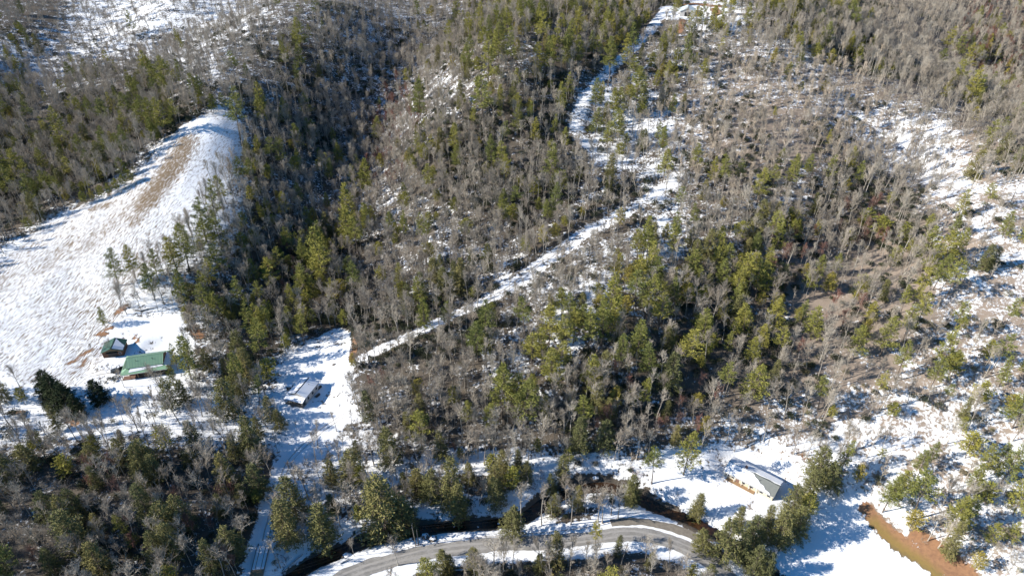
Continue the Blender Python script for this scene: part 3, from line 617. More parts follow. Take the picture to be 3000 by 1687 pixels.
for kd, L in REST.items():
    if L:
        pts = [(q[1], q[2], q[3], q[4]/PROTO[kd][q[5]][3], q[6], q[5]) for q in L]
        scatter({'hardwood': 'bare_woodland', 'pine': 'pine_woodland', 'hemlock': 'hemlock_woodland', 'young': 'young_pine_growth', 'redwood': 'reddish_woodland', 'palewood': 'pale_woodland', 'spruce': 'spruce_woodland', 'tanwood': 'tan_woodland'}[kd], [p_[2] for p_ in PROTO[kd]], pts, 'the countless farther trees of the hills')
def under(name, meshes, step, dens, smin, smax, label, y1=560):
    gx, gy, gz = grid(step, 100, y1); u, v, df = proj(gx, gy, gz); ok = free(gx, gy, gz, 1) & (rng.random(len(gx)) < dens(u, v, gx, gy))
    n_ = ok.sum(); pts = np.stack([gx[ok], gy[ok], gz[ok]-.05, rng.uniform(smin, smax, n_), rng.uniform(0, 6.28, n_), rng.integers(0, len(meshes), n_)], 1)
    scatter(name, meshes, pts, label); print(name, n_)
S_THIN = [join(*hardwood(131+i, H=9, crown=.6, spread=.35, dens=.5, trunk_r=.085, twig_r=.02)).mesh('thin_sapling', [M_BARK, M_TWIG]) for i in range(3)]
patch = lambda x, y, s_, sd: np.clip(vnoise(x, y, s_, sd)*1.4+.45, 0, 1)
under('creek_brush', S_RBRUSH+S_BRUSH, 2.2, lambda u, v, x, y: np.where(dist_line(x, y, CREEK)[0] < 8.5, .5, 0)*patch(x, y, 9, 19), .5, 1.1, 'reddish and grey brush along the creek banks')
under('laurel_thicket', S_LAUREL, 2.9, lambda u, v, x, y: np.clip((1-look(SNOW, u, v))**1.2*look(HARD, u, v)*patch(x, y, 22, 5)*1.5, 0, 1), .7, 1.6, 'dark laurel and rhododendron thicket under the trees')
under('olive_undergrowth', S_OLIVE, 4.2, lambda u, v, x, y: (.1+.5*look(EVER, u, v))*patch(x, y, 16, 8), .6, 1.5, 'grey green saplings under the trees')
under('twiggy_brush', S_BRUSH, 3.0, lambda u, v, x, y: (.15+.55*look(HARD, u, v))*patch(x, y, 12, 9), .5, 1.3, 'leafless brush and saplings on the forest floor')
under('thin_saplings', S_THIN, 3.6, lambda u, v, x, y: (.22+.45*look(HARD, u, v))*patch(x, y, 18, 15)*np.clip(1.2-y/700, .4, 1), .55, 1.15, 'thin bare saplings between the larger trees')
# ------------------------------------------------------------------ road, creek, tracks
def ribbon(name, L, half, dz, mat, kind='structure', label=None, jit=.35, seed=3, follow=True, n_across=5):
    L = np.array(L); d_ = np.gradient(L[:, :2], axis=0); d_ /= np.linalg.norm(d_, axis=1)[:, None]; nr = np.stack([-d_[:, 1], d_[:, 0]], 1)
    # resample finely so that the edges can be uneven
    q = []; 
    for i in range(len(L)-1):
        k_ = max(1, int(np.linalg.norm(L[i+1]-L[i])/.5))
        for j in range(k_): s_ = j/k_; q.append(np.r_[L[i]*(1-s_)+L[i+1]*s_, nr[i]*(1-s_)+nr[i+1]*s_])
    q = np.array(q); n_ = len(q); rows = []
    for k_, f_ in enumerate(np.linspace(-1, 1, n_across)):
        j_ = (vnoise(q[:, 0]*1.0, q[:, 1], 1.1, seed+k_)*.6+vnoise(q[:, 0], q[:, 1], 4.5, seed+9+k_))*jit if abs(f_) == 1 else 0
        hw = half*f_+j_; x = q[:, 0]+q[:, 3]*hw; y = q[:, 1]+q[:, 4]*hw
        z = bil(HG, x, y)+dz if follow else q[:, 2]+dz; rows.append(np.stack([x, y, z], 1))
    V = np.stack(rows, 1).reshape(-1, 3); I = np.arange(n_*n_across).reshape(n_, n_across)
    F = np.stack([I[:-1, :-1], I[:-1, 1:], I[1:, 1:], I[1:, :-1]], -1).reshape(-1, 4)
    return link(name, mesh_np(name, V, F, [mat], True), kind=kind, label=label)
am, t, b = new_mat('worn_asphalt'); g = N(t, 'ShaderNodeNewGeometry'); nn = noise(t, .35, 5, .6, g.outputs['Position']); n5 = noise(t, 2.5, 4, .6, g.outputs['Position'])
c_ = mixc(t, ramp(t, nn, .38, .6), (.25, .24, .225), (.37, .355, .335)); c_ = mixc(t, ramp(t, n5, .3, .75), c_, (.20, .19, .18)); t.links.new(c_, b.inputs['Base Color']); b.inputs['Roughness'].default_value = .8
ribbon('road', ROAD, 2.45, .07, am, label='grey asphalt road with ploughed snow along its edges')
M_GRAVEL = flat('thawed_gravel', (.17, .15, .125), .9, (.26, .23, .19), 1.2)
ribbon('gravel_pullout', PULL, 1.35, .08, M_GRAVEL, label='bare gravel lane beside the road bend', seed=31)
wm, t, b = new_mat('creek_water'); b.inputs['Roughness'].default_value = .12; g = N(t, 'ShaderNodeNewGeometry'); nn = noise(t, .5, 4, .6, g.outputs['Position'])
t.links.new(mixc(t, ramp(t, nn, .4, .6), (.018, .012, .008), (.06, .03, .014)), b.inputs['Base Color']); b.inputs['Specular IOR Level'].default_value = .5
n6 = noise(t, 2.2, 4, .7, g.outputs['Position']); bb = N(t, 'ShaderNodeBump'); bb.inputs['Strength'].default_value = .5; bb.inputs['Distance'].default_value = .2; t.links.new(n6, bb.inputs['Height']); t.links.new(bb.outputs[0], b.inputs['Normal'])
CW = CREEK.copy(); CW[:, 2] = bil(HG, CREEK[:, 0], CREEK[:, 1])
for _ in range(12): CW[1:-1, 2] = (CW[:-2, 2]+CW[1:-1, 2]*2+CW[2:, 2])/4
ribbon('creek_water', CW, 3.3, .6, wm, label='dark brown creek running behind the road', follow=False, jit=.9, seed=51)
M_SLUSH = flat('slushy_snow', (.34, .31, .28), .8, (.55, .53, .5), 1.5)
for i, (s_, off) in enumerate([('1010,1215 930,1270 850,1350 815,1440 790,1530 775,1590', .75), ('1010,1215 930,1270 850,1350 815,1440 790,1530 775,1590', -.75), ('222,1128 250,1105 290,1092 335,1087', .7), ('222,1128 250,1105 290,1092 335,1087', -.7), ('1120,1022 1250,960 1400,890 1480,850 1560,790 1700,690', .7), ('1120,1022 1250,960 1400,890 1480,850 1560,790 1700,690', -.7)]):
    L = line_of(s_); d_ = np.gradient(L[:, :2], axis=0); d_ /= np.linalg.norm(d_, axis=1)[:, None]; L[:, 0] -= d_[:, 1]*off; L[:, 1] += d_[:, 0]*off
    ribbon('wheel_rut', L, .16, .05, M_SLUSH, label='wheel rut pressed into the snow', jit=.12, seed=70+i, n_across=3)
M_TRK = flat('dry_wheel_track', (.36, .345, .325), .8, (.29, .275, .26), .8)
for off in (-.9, .9):
    L = ROAD.copy(); d_ = np.gradient(L[:, :2], axis=0); d_ /= np.linalg.norm(d_, axis=1)[:, None]; L[:, 0] -= d_[:, 1]*off; L[:, 1] += d_[:, 0]*off
    ribbon('wheel_track', L, .35, .078, M_TRK, label='paler dry wheel track on the road', jit=.15, seed=90, n_across=3)
# ------------------------------------------------------------------ building blocks
def bm_box(g, x0, x1, y0, y1, z0, z1, m=0):
    v = [(x, y, z) for z in (z0, z1) for y in (y0, y1) for x in (x0, x1)]
    q = [(0, 2, 3, 1), (4, 5, 7, 6), (0, 1, 5, 4), (2, 6, 7, 3), (0, 4, 6, 2), (1, 3, 7, 5)]
    g.add(v, [t_ for a, b_, c, d in q for t_ in ((a, b_, c), (a, c, d))], m)
def slab(g, pts, th, m=0, nrm=None):
    """a flat polygon given thickness along its normal (upwards)"""
    P_ = np.array(pts, float); n_ = np.zeros(3)
    for i in range(len(P_)): n_ += np.cross(P_[i]-P_[0], P_[(i+1) % len(P_)]-P_[0])
    n_ /= np.linalg.norm(n_)
    if n_[2] < 0: P_ = P_[::-1]; n_ = -n_
    k_ = len(P_); v = np.r_[P_, P_+n_*th]; f = []
    c0 = len(v); v = np.r_[v, [P_.mean(0)], [P_.mean(0)+n_*th]]
    for i in range(k_): j = (i+1) % k_; f += [(c0, j, i), (c0+1, k_+i, k_+j), (i, j, k_+j), (i, k_+j, k_+i)]
    g.add(v, f, m)
def gmesh(name, g, mat): return g.mesh(name, [mat] if not isinstance(mat, list) else mat)
class Build:
    def __init__(s, name, u, v, yaw, label, cat, group=None, dz=0.):
        p = at(u, v); s.e = bpy.data.objects.new(name, None); COL.objects.link(s.e); s.e.location = (p.x, p.y, p.z+dz); s.e.rotation_euler = (0, 0, R(yaw)); tag(s.e, label, cat, group)
    def part(s, name, fn, mat, parent=None, label=None, kind=None):
        g = Geo(); fn(g); return link(name, gmesh(name, g, mat), parent or s.e, label=label, kind=kind)
    def box(s, name, *a, mat=None, **k): return s.part(name, lambda g: bm_box(g, *a), mat, **k)
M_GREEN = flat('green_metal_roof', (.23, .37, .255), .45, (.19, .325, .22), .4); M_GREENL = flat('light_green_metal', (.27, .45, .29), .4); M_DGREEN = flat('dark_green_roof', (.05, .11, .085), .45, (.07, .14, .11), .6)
M_LOG = flat('brown_log_wall', (.16, .085, .05), .8, (.11, .06, .04), 2); M_TAN = flat('tan_wood', (.38, .25, .14), .8, (.28, .18, .10), 3); M_CREAM = flat('cream_siding', (.62, .55, .42), .7); M_WALLG = flat('pale_grey_siding', (.50, .49, .48), .7)
M_SNOW = flat('roof_snow', (.84, .85, .87), .9, (.80, .82, .86), .8, bump=.3); M_GLASS = flat('dark_glass', (.02, .025, .03), .12); M_GREYR = flat('grey_shingle_roof', (.17, .185, .175), .8, (.21, .22, .205), 1.0)
M_DARK = flat('dark_metal', (.03, .03, .032), .5); M_TRIM = flat('white_trim', (.7, .7, .7), .6); M_PALER = flat('pale_metal_roof', (.62, .68, .70), .4, (.55, .62, .65), .5); M_WOODG = flat('weathered_wood', (.26, .24, .21), .85, (.18, .16, .14), 4)
M_BRICK = flat('red_brown_wall', (.22, .13, .10), .85, (.17, .10, .08), 2); M_ROCK = flat('creek_rock', (.17, .15, .13), .85, (.10, .085, .075), 1.5, bump=.4); M_RUST = flat('rusty_steel', (.22, .13, .08), .7)
def window(B, x0, x1, y, z0, z1, face=-1, along='x', n_=1):
    """frame on the wall with a pane of its own"""
    def fr(g):
        if along == 'x':
            bm_box(g, x0-.06, x1+.06, y+face*.05, y-face*.02, z0-.06, z0, 0); bm_box(g, x0-.06, x1+.06, y+face*.05, y-face*.02, z1, z1+.06, 0)
            for xx in (x0-.06, x1): bm_box(g, xx, xx+.06, *sorted((y+face*.05, y-face*.02)), z0, z1, 0)
        else:
            bm_box(g, y-face*.02, y+face*.05, x0-.06, x1+.06, z0-.06, z0, 0); bm_box(g, y-face*.02, y+face*.05, x0-.06, x1+.06, z1, z1+.06, 0)
            for xx in (x0-.06, x1): bm_box(g, y-face*.02, y+face*.05, xx, xx+.06, z0, z1, 0)
    f_ = B.part('window', fr, M_TRIM)
    B.part('pane', (lambda g: bm_box(g, x0, x1, *sorted((y+face*.02, y)), z0, z1)) if along == 'x' else (lambda g: bm_box(g, *sorted((y+face*.02, y)), x0, x1, z0, z1)), M_GLASS, parent=f_)
def walls(g, x0, x1, y0, y1, z0, z1): bm_box(g, x0, x1, y0, y1, z0, z1)
def seams(g, pts, n_, w_=.05, h=.05, m=0):
    """raised seams running from edge p0-p1 up to edge p3-p2 of a roof plane"""
    p0, p1, p2, p3 = [np.array(q, float) for q in pts]; nr_ = np.cross(p1-p0, p3-p0); nr_ /= np.linalg.norm(nr_); nr_ *= np.sign(nr_[2]); ax = (p1-p0)/np.linalg.norm(p1-p0)
    for i in range(n_+1):
        s_ = i/n_; a = p0+(p1-p0)*s_; b_ = p3+(p2-p3)*s_; g.add([a-ax*w_/2+nr_*0, a+ax*w_/2, b_+ax*w_/2, b_-ax*w_/2, a-ax*w_/2+nr_*h, a+ax*w_/2+nr_*h, b_+ax*w_/2+nr_*h, b_-ax*w_/2+nr_*h], [(4, 5, 6), (4, 6, 7), (0, 4, 7), (0, 7, 3), (1, 2, 6), (1, 6, 5), (0, 1, 5), (0, 5, 4)], m)
def gable_roof(B, hl, hw, ze, zr, mat, th=.12, axis='x', nseam=0, over=0.):
    """two slopes, the ridge along x (or y)"""
    sw = (lambda p: p) if axis == 'x' else (lambda p: (p[1], p[0], p[2]))
    out = []
    for sg in (-1, 1):
        pts = [sw(p) for p in ((-hl, sg*hw, ze), (hl, sg*hw, ze), (hl, 0, zr), (-hl, 0, zr))]
        r_ = B.part('roof_slope', lambda g: slab(g, pts, th), mat)
        if nseam: up_ = np.cross(np.array(pts[1])-pts[0], np.array(pts[3])-pts[0]); up_ = up_/np.linalg.norm(up_)*np.sign(up_[2])*th; pp = [np.array(p)+up_ for p in pts]; B.part('seam', lambda g: seams(g, pp, nseam), mat, parent=r_, kind='stuff')
        out.append(pts)
    B.part('ridge_cap', lambda g: tube(g, sw((-hl-.02, 0, zr+th)), sw((hl+.02, 0, zr+th)), .12, .12, 6), mat); return out
def gable_wall(g, x, hw, z0, ze, zr, th=.15, axis='x'):
    sw = (lambda p: p) if axis == 'x' else (lambda p: (p[1], p[0], p[2])); pts = [(hw, z0), (hw, ze), (0, zr), (-hw, ze), (-hw, z0)]
    v = [sw((xx, y, z)) for xx in (x-th/2, x+th/2) for y, z in pts]; f = [(0, 1, 2), (0, 2, 3), (0, 3, 4), (5, 7, 6), (5, 8, 7), (5, 9, 8)]
    for i in range(5): j = (i+1) % 5; f += [(i, j, 5+j), (i, 5+j, 5+i)]
    g.add(v, f)
def rag(pts, rr, amp, k_=7):
    """uneven outline between corner points, for snow lying on a roof"""
    out = []; P_ = np.array(pts, float)
    for i in range(len(P_)):
        a, b_ = P_[i], P_[(i+1) % len(P_)]
        for s_ in range(k_): q = a+(b_-a)*s_/k_; out.append(q)
    out = np.array(out); c = out.mean(0); r_ = rr.uniform(1-amp, 1, len(out))[:, None]; return c+(out-c)*r_
def roof_snow(B, corners, uv, th=.1, seed=1, amp=.1, lift=.12, label=None):
    """snow on a roof plane; uv: outline in the plane's own 0-1 coordinates"""
    p0, p1, p2, p3 = [np.array(q, float) for q in corners]; nr_ = np.cross(p1-p0, p3-p0); nr_ /= np.linalg.norm(nr_); nr_ *= np.sign(nr_[2])
    f_ = lambda a, b_: (p0*(1-a)+p1*a)*(1-b_)+(p3*(1-a)+p2*a)*b_+nr_*(lift+.012)
    pts = rag([f_(a, b_) for a, b_ in uv], np.random.default_rng(seed), amp); return B.part('roof_snow', lambda g: slab(g, pts, th), M_SNOW)
# ---- the green roofed house with its skirt roof
B = Build('green_roof_house', 438, 1076, 14, 'long brown house under a light green metal roof with a lower skirt roof all round', 'house', dz=-.3)
HL, HW, SK = 6.3, 3.7, 2.0
B.box('wall', -HL+.3, HL-.3, -HW+.3, HW-.3, 0, 4.0, mat=M_LOG)
for x_ in (-1, 1): B.part('gable_wall', lambda g: gable_wall(g, x_*(HL-.22), HW-.25, 3.3, 3.98, 5.9), M_LOG)
gr = gable_roof(B, HL, HW+.15, 4.0, 6.0, M_GREEN, nseam=24)
zi, zo = 3.7, 2.75; ix, iy, ox, oy = HL, HW, HL+SK, HW+SK
skirt = {'front': [(-ox, -oy, zo), (ox, -oy, zo), (ix, -iy, zi), (-ix, -iy, zi)], 'back': [(ox, oy, zo), (-ox, oy, zo), (-ix, iy, zi), (ix, iy, zi)],
         'left': [(-ox, oy, zo), (-ox, -oy, zo), (-ix, -iy, zi), (-ix, iy, zi)], 'right': [(ox, -oy, zo), (ox, oy, zo), (ix, iy, zi), (ix, -iy, zi)]}
for k_, pts in skirt.items():
    r_ = B.part('skirt_roof', lambda g: slab(g, pts, .1), M_GREEN if k_ != 'front' else M_GREENL, label={'left': 'skirt roof with a column of dark skylights', 'back': 'skirt roof with a row of dark skylights'}.get(k_))
for i in range(12):      # skylights let into the back skirt
    x_ = -4.6+i*.82; f0, f1 = .25, .82; z_ = lambda f: zo+(zi-zo)*f+.13; y_ = lambda f: oy+(iy-oy)*f
    B.part('skylight', lambda g: slab(g, [(x_, y_(f0), z_(f0)), (x_+.62, y_(f0), z_(f0)), (x_+.62, y_(f1), z_(f1)), (x_, y_(f1), z_(f1))], .04), M_GLASS)
for i in range(8):
    y0 = 2.7-i*.72; x_ = lambda f: -ox+(ox-ix)*f; z_ = lambda f: zo+(zi-zo)*f+.13
    B.part('skylight', lambda g: slab(g, [(x_(.1), y0, z_(.1)), (x_(.9), y0, z_(.9)), (x_(.9), y0-.38, z_(.9)), (x_(.1), y0-.38, z_(.1))], .04), M_GLASS)
roof_snow(B, skirt['front'], [(.14, .3), (.5, .48), (.97, .72), (.96, 1), (.1, 1)], .12, 4, .03, .1)
roof_snow(B, skirt['right'], [(.02, 0), (.98, 0), (.98, 1), (.02, 1)], .12, 5, .03, .1)
roof_snow(B, skirt['back'], [(.1, .85), (.3, .9), (.3, 1), (.08, 1)], .1, 6, .03, .1)
for i in range(7): B.box('porch_post', -ox+.3+i*2.62, -ox+.48+i*2.62, -oy+.2, -oy+.38, 0, 2.75, mat=M_TAN)
for i in range(3): B.box('porch_post', ox-.45, ox-.27, -oy+3+i*3, -oy+3.18+i*3, 0, 2.75, mat=M_TAN)
B.box('porch_deck', -ox+.2, ox-.2, -oy+.1, -HW+.3, 0, .45, mat=M_BRICK)
for x_ in (-4.6, -2.2, 2.4, 4.6): window(B, x_-.5, x_+.5, -HW+.3, 1.2, 2.3)
for x_ in (-3.0, 2.6): B.part('vent_pipe', lambda g: tube(g, (x_, -1.6, 4.8), (x_, -1.6, 5.8), .09, .09, 6), M_DARK)
B.part('gutter', lambda g: tube(g, (-ox, -oy-.05, zo), (ox, -oy-.05, zo), .08, .08, 5), M_TRIM)
B.part('door', lambda g: bm_box(g, -.3, .65, -HW+.22, -HW+.3, .45, 2.5), M_TAN)
# ---- brown garage
B = Build('brown_garage', 340, 1030, 13, 'small brown garage with dark green gable roof above the parked pickup', 'garage', dz=-.15)
B.box('wall', -3.6, 3.6, -3.1, 3.1, 0, 2.7, mat=M_LOG)
for y_ in (-1, 1): B.part('gable_wall', lambda g: gable_wall(g, y_*3.04, 3.6, 2.5, 2.69, 4.05, axis='y'), M_TAN)
gs = gable_roof(B, 3.5, 4.0, 2.6, 4.15, M_DGREEN, axis='y', nseam=9)
roof_snow(B, gs[1], [(.04, .05), (.45, .05), (.62, .38), (.95, .9), (.04, .93)], .1, 8, .04)
B.part('garage_door', lambda g: bm_box(g, -1.7, 1.5, -3.16, -3.1, .05, 2.2), M_DARK); window(B, 2.1, 2.9, -3.1, 1.1, 1.9)
B.box('porch_awning', -2.2, 2.0, -3.9, -3.13, 2.3, 2.38, mat=M_DARK)
# ---- white roofed house
B = Build('snow_roofed_house', 892, 1155, -18, 'pale grey house with snow covered gable roof and lean-to porch in the narrow clearing', 'house', dz=-.15)
B.box('wall', -3.5, 3.5, -4.0, 4.0, 0, 3.1, mat=M_WALLG)
for y_ in (-1, 1): B.part('gable_wall', lambda g: gable_wall(g, y_*3.94, 3.5, 2.9, 3.1, 4.35, axis='y'), M_WALLG)
gs = gable_roof(B, 4.3, 3.85, 3.0, 4.4, M_DARK, axis='y')
roof_snow(B, gs[0], [(.0, .03), (1, .03), (1, .95), (.0, .95)], .16, 9, .012); roof_snow(B, gs[1], [(.0, .03), (1, .03), (1, .96), (0, .96)], .16, 10, .012)
pr = [(-3.9, -6.4, 2.3), (3.6, -6.4, 2.3), (3.6, -4.05, 2.95), (-3.9, -4.05, 2.95)]
B.part('porch_roof', lambda g: slab(g, pr, .1), M_DARK); roof_snow(B, pr, [(.0, .02), (1, .02), (1, .99), (0, .99)], .14, 11, .015, .1)
for i in range(4): B.box('porch_post', -3.7+i*2.35, -3.55+i*2.35, -6.3, -6.15, 0, 2.3, mat=M_WOODG)
B.box('porch_deck', -3.8, 3.5, -6.4, -4.0, 0, .35, mat=M_WOODG)
for y_ in (-2.6, .2, 2.6): window(B, y_-.5, y_+.5, 3.5, 1.2, 2.3, face=1, along='y')
window(B, -2.4, -1.4, -4.0, 1.2, 2.2); B.part('door', lambda g: bm_box(g, .2, 1.15, -4.07, -4.0, .35, 2.4), M_DARK)
B.part('step', lambda g: (bm_box(g, -1.2, 0, -7.0, -6.42, 0, .17), bm_box(g, -1.2, 0, -6.7, -6.42, .17, .34)), M_WOODG)
B.part('vent_pipe', lambda g: tube(g, (1.6, 1.5, 3.6), (1.6, 1.5, 4.5), .08, .08, 6), M_DARK)
B.part('gutter', lambda g: tube(g, (3.9, -4.3, 2.98), (3.9, 4.3, 2.98), .07, .07, 5), M_TRIM)
B = Build('storage_shed', 851, 1140, -5, 'tiny dark shed with snow on its flat top left of the snow roofed house', 'shed')
B.box('wall', -1.0, 1.0, -.8, .8, 0, 1.7, mat=M_DARK); B.box('roof', -1.1, 1.1, -.9, .9, 1.7, 1.8, mat=M_DARK); B.part('snow_cap', lambda g: slab(g, rag([(-1.05, -.85, 1.8), (1.05, -.85, 1.8), (1.05, .85, 1.8), (-1.05, .85, 1.8)], np.random.default_rng(3), .08), .15), M_SNOW)
B.box('door', -.4, .4, -.85, -.8, .05, 1.5, mat=M_WOODG)
# ---- grey roofed ranch house
B = Build('grey_roof_house', 2202, 1410, -39, 'long low house with half snow covered grey roof in the lower right yard', 'house', dz=-.1)
B.box('wall', -7.9, 7.9, -3.3, 3.3, 0, 2.6, mat=M_CREAM)
for x_ in (-1, 1): B.part('gable_wall', lambda g: gable_wall(g, x_*7.84, 3.3, 2.4, 2.59, 3.6), M_BRICK)
gs = gable_roof(B, 8.3, 3.95, 2.5, 3.75, M_GREYR)
roof_snow(B, gs[0], [(0, .02), (.93, .02), (.9, .15), (.8, .25), (.76, .45), (.68, .5), (.62, .7), (.56, .78), (.5, .99), (0, .99)], .14, 12, .02)
roof_snow(B, gs[1], [(0, .02), (1, .02), (1, .75), (.9, .82), (.8, .72), (.62, .85), (.52, .8), (.42, .99), (0, .99)], .14, 13, .02)
B.box('porch_deck', -6.8, 2.5, -4.6, -3.32, 0, .3, mat=M_TAN); B.box('chimney', -3.2, -2.5, .5, 1.2, 2.6, 4.5, mat=M_BRICK)
for i in range(5): B.box('porch_post', -6.9+i*2.4, -6.75+i*2.4, -3.85, -3.7, .3, 2.45, mat=M_TRIM)
for x_ in (-6.8, -5, -1.6, 1.0, 4.2, 6.6): window(B, x_-.55, x_+.55, -3.3, 1.0, 2.1)
window(B, -1.2, .2, 7.9, 1.0, 2.0, face=1, along='y'); B.part('door', lambda g: bm_box(g, -3.9, -3.0, -3.38, -3.3, .3, 2.35), M_BRICK)
B.part('vent_pipe', lambda g: tube(g, (2.5, -1.2, 3.2), (2.5, -1.2, 3.9), .07, .07, 6), M_DARK)
B.part('gutter', lambda g: tube(g, (-8.3, -4.0, 2.48), (8.3, -4.0, 2.48), .07, .07, 5), M_TRIM)
# ---- metal building on the clay pad at the top
B = Build('pale_metal_barn', 2013, 44, -12, 'pale blue white metal roofed barn on the clay pad at the top of the track', 'barn')
B.box('wall', -4.6, 4.6, -5, 5, 0, 3.0, mat=M_WALLG)
for y_ in (-1, 1): B.part('gable_wall', lambda g: gable_wall(g, y_*4.94, 4.6, 2.8, 3.0, 4.9, axis='y'), M_WALLG)
gable_roof(B, 5.4, 5.0, 2.9, 4.95, M_PALER, axis='y', nseam=12); B.part('barn_door', lambda g: bm_box(g, -1.8, 1.8, -5.08, -5.0, .05, 2.6), M_DARK)
B = Build('long_low_shed', 2150, 48, -28, 'long narrow roof on posts at the tree line right of the clay pad', 'shed')
B.part('roof', lambda g: slab(g, [(-8, -1.6, 2.2), (8, -1.6, 2.2), (8, 1.6, 3.0), (-8, 1.6, 3.0)], .12), M_WOODG)
for i in range(5):
    B.box('post', -7.6+i*3.7, -7.45+i*3.7, -1.5, -1.35, -.3, 2.2, mat=M_WOODG)
roof_snow(B, [(-8, -1.6, 2.2), (8, -1.6, 2.2), (8, 1.6, 3.0), (-8, 1.6, 3.0)], [(.0, .1), (.95, .05), (.9, .9), (.05, .95)], .1, 15, .03)
# ---- pickup truck
B = Build('pickup_truck', 351, 1086, 205, 'dark grey pickup with loaded open bed parked left of the green roofed house', 'pickup')
M_PAINT = flat('charcoal_paint', (.06, .065, .065), .3, (.08, .085, .085), 1, metal=.3); M_TYRE = flat('tyre', (.02, .02, .02), .9); M_RIM = flat('steel_rim', (.4, .4, .4), .4, metal=.6)
def body(g):
    prof = [(-2.85, .55), (-2.85, 1.15), (-.55, 1.15), (-.55, 1.2), (1.05, 1.2), (2.6, 1.08), (2.85, .95), (2.85, .5)]; n_ = len(prof)
    v = [(x, y, z) for y in (-.95, .95) for x, z in prof]; c0 = len(v); v += [(0, -.95, .8), (0, .95, .8)]; f = []
    for i in range(n_):
        j = (i+1) % n_; f += [(c0, i, j), (c0+1, n_+j, n_+i)]
        if i != 1: f += [(i, n_+i, n_+j), (i, n_+j, j)]
    g.add(v, f); bm_box(g, -2.75, -.65, -.8, .8, .6, .68)
B.part('body', body, M_PAINT)
def cabin(g):
    b0 = [(-.6, -.9, 1.16), (1.15, -.9, 1.16), (1.15, .9, 1.16), (-.6, .9, 1.16)]; t0_ = [(-.45, -.72, 1.85), (.55, -.72, 1.85), (.55, .72, 1.85), (-.45, .72, 1.85)]
    g.add(b0+t0_, [(4, 5, 6), (4, 6, 7)]+[q for i in range(4) for j in [(i+1) % 4] for q in ((i, j, 4+j), (i, 4+j, 4+i))])
B.part('cab_glass', cabin, M_GLASS); B.box('cab_roof', -.5, .6, -.75, .75, 1.85, 1.9, mat=M_PAINT); B.part('snow_patch', lambda g: slab(g, rag([(-.4, -.6, 1.9), (.4, -.6, 1.9), (.4, .6, 1.9), (-.4, .6, 1.9)], np.random.default_rng(5), .3), .06), M_SNOW)
for x_, y_ in ((-1.9, -.9), (-1.9, .9), (1.85, -.9), (1.85, .9)):
    wh = B.part('wheel', lambda g: (tube(g, (x_, y_-.12, .4), (x_, y_+.12, .4), .4, .4, 12), g.add([(x_, y_-.12, .4)]+[(x_+.4*math.cos(a), y_-.12, .4+.4*math.sin(a)) for a in np.arange(12)*math.pi/6], [(0, 1+i, 1+(i+1) % 12) for i in range(12)]), g.add([(x_, y_+.12, .4)]+[(x_+.4*math.cos(a), y_+.12, .4+.4*math.sin(a)) for a in np.arange(12)*math.pi/6], [(0, 1+i, 1+(i+1) % 12) for i in range(12)])), M_TYRE)
    B.part('rim', lambda g: bm_box(g, x_-.16, x_+.16, y_-.135, y_+.135, .24, .56), M_RIM, parent=wh)
for y_ in (-.75, .55): B.box('headlight', 2.84, 2.89, y_, y_+.22, .75, .92, mat=M_TRIM)
for x_, y_, s_ in ((-1.0, -.3, .3), (-1.6, .35, .35), (-2.2, -.2, .3)):
    B2 = Geo(); bm_box(B2, -s_, s_, -s_*.8, s_*.8, 0, s_*1.6); q = Matrix.Rotation(B.e.rotation_euler.z, 3, 'Z') @ Vector((x_, y_, .68))
    o = link('cargo_crate', gmesh('cargo_crate', B2, M_DARK if s_ == .3 else M_WOODG), loc=B.e.location+q, label={-1.0: 'black crate right behind the cab in the pickup bed', -1.6: 'weathered wooden crate in the middle of the pickup bed', -2.2: 'black crate near the tailgate of the pickup bed'}[x_], cat='crate', group='crates in the pickup bed'); o.rotation_euler = B.e.rotation_euler
B = Build('utility_trailer', 366, 1096, 18, 'low snow topped trailer beside the left corner of the green roofed house', 'trailer')
B.box('bed', -1.4, 1.4, -.7, .7, .5, .62, mat=M_DARK); B.part('snow_cap', lambda g: slab(g, rag([(-1.3, -.6, .62), (1.3, -.6, .62), (1.3, .6, .62), (-1.3, .6, .62)], np.random.default_rng(6), .15), .14), M_SNOW)
for y_ in (-.75, .75): B.part('wheel', lambda g: tube(g, (0, y_-.08, .32), (0, y_+.08, .32), .32, .32, 10), M_TYRE)
B.box('tongue', -2.5, -1.4, -.05, .05, .5, .58, mat=M_DARK)
# ---- stacked goods by the white roofed house, climbing frame, boulders, shrubs
for u, v, r_, lb in ((936, 1137, 4, 'dark wood pile covered by a tarp at the far end of the shaded house wall'), (931, 1160, 5, 'dark wood pile at the near end of the shaded house wall')):
    rr = np.random.default_rng(r_); B = Build('wood_pile', u, v, 60, lb, 'wood pile', 'wood piles beside the snow roofed house')
    for i in range(9): B.part('log', lambda g: tube(g, (-.9+rr.uniform(-.1, .1), (i % 3)*.28-.28, .15+(i//3)*.25), (.9+rr.uniform(-.1, .1), (i % 3)*.28-.28, .15+(i//3)*.25), .14, .13, 6), M_WOODG if i % 3 else M_DARK)
B = Build('swing_frame', 1029, 1178, 10, 'thin metal swing frame standing on the snow right of the snow roofed house', 'swing frame')
for x_ in (-1.1, 1.1):
    for y_ in (-.7, .7): B.part('leg', lambda g: tube(g, (x_*1.1, y_, 0), (x_, 0, 2.6), .05, .05, 5), M_RUST)
B.part('crossbar', lambda g: tube(g, (-1.1, 0, 2.6), (1.1, 0, 2.6), .05, .05, 5), M_RUST); B.part('swing_seat', lambda g: bm_box(g, -.3, .3, -.12, .12, .5, .55), M_DARK)
for x_ in (-.28, .28): B.part('chain', lambda g: tube(g, (x_, 0, .55), (x_, 0, 2.6), .02, .02, 3), M_DARK)
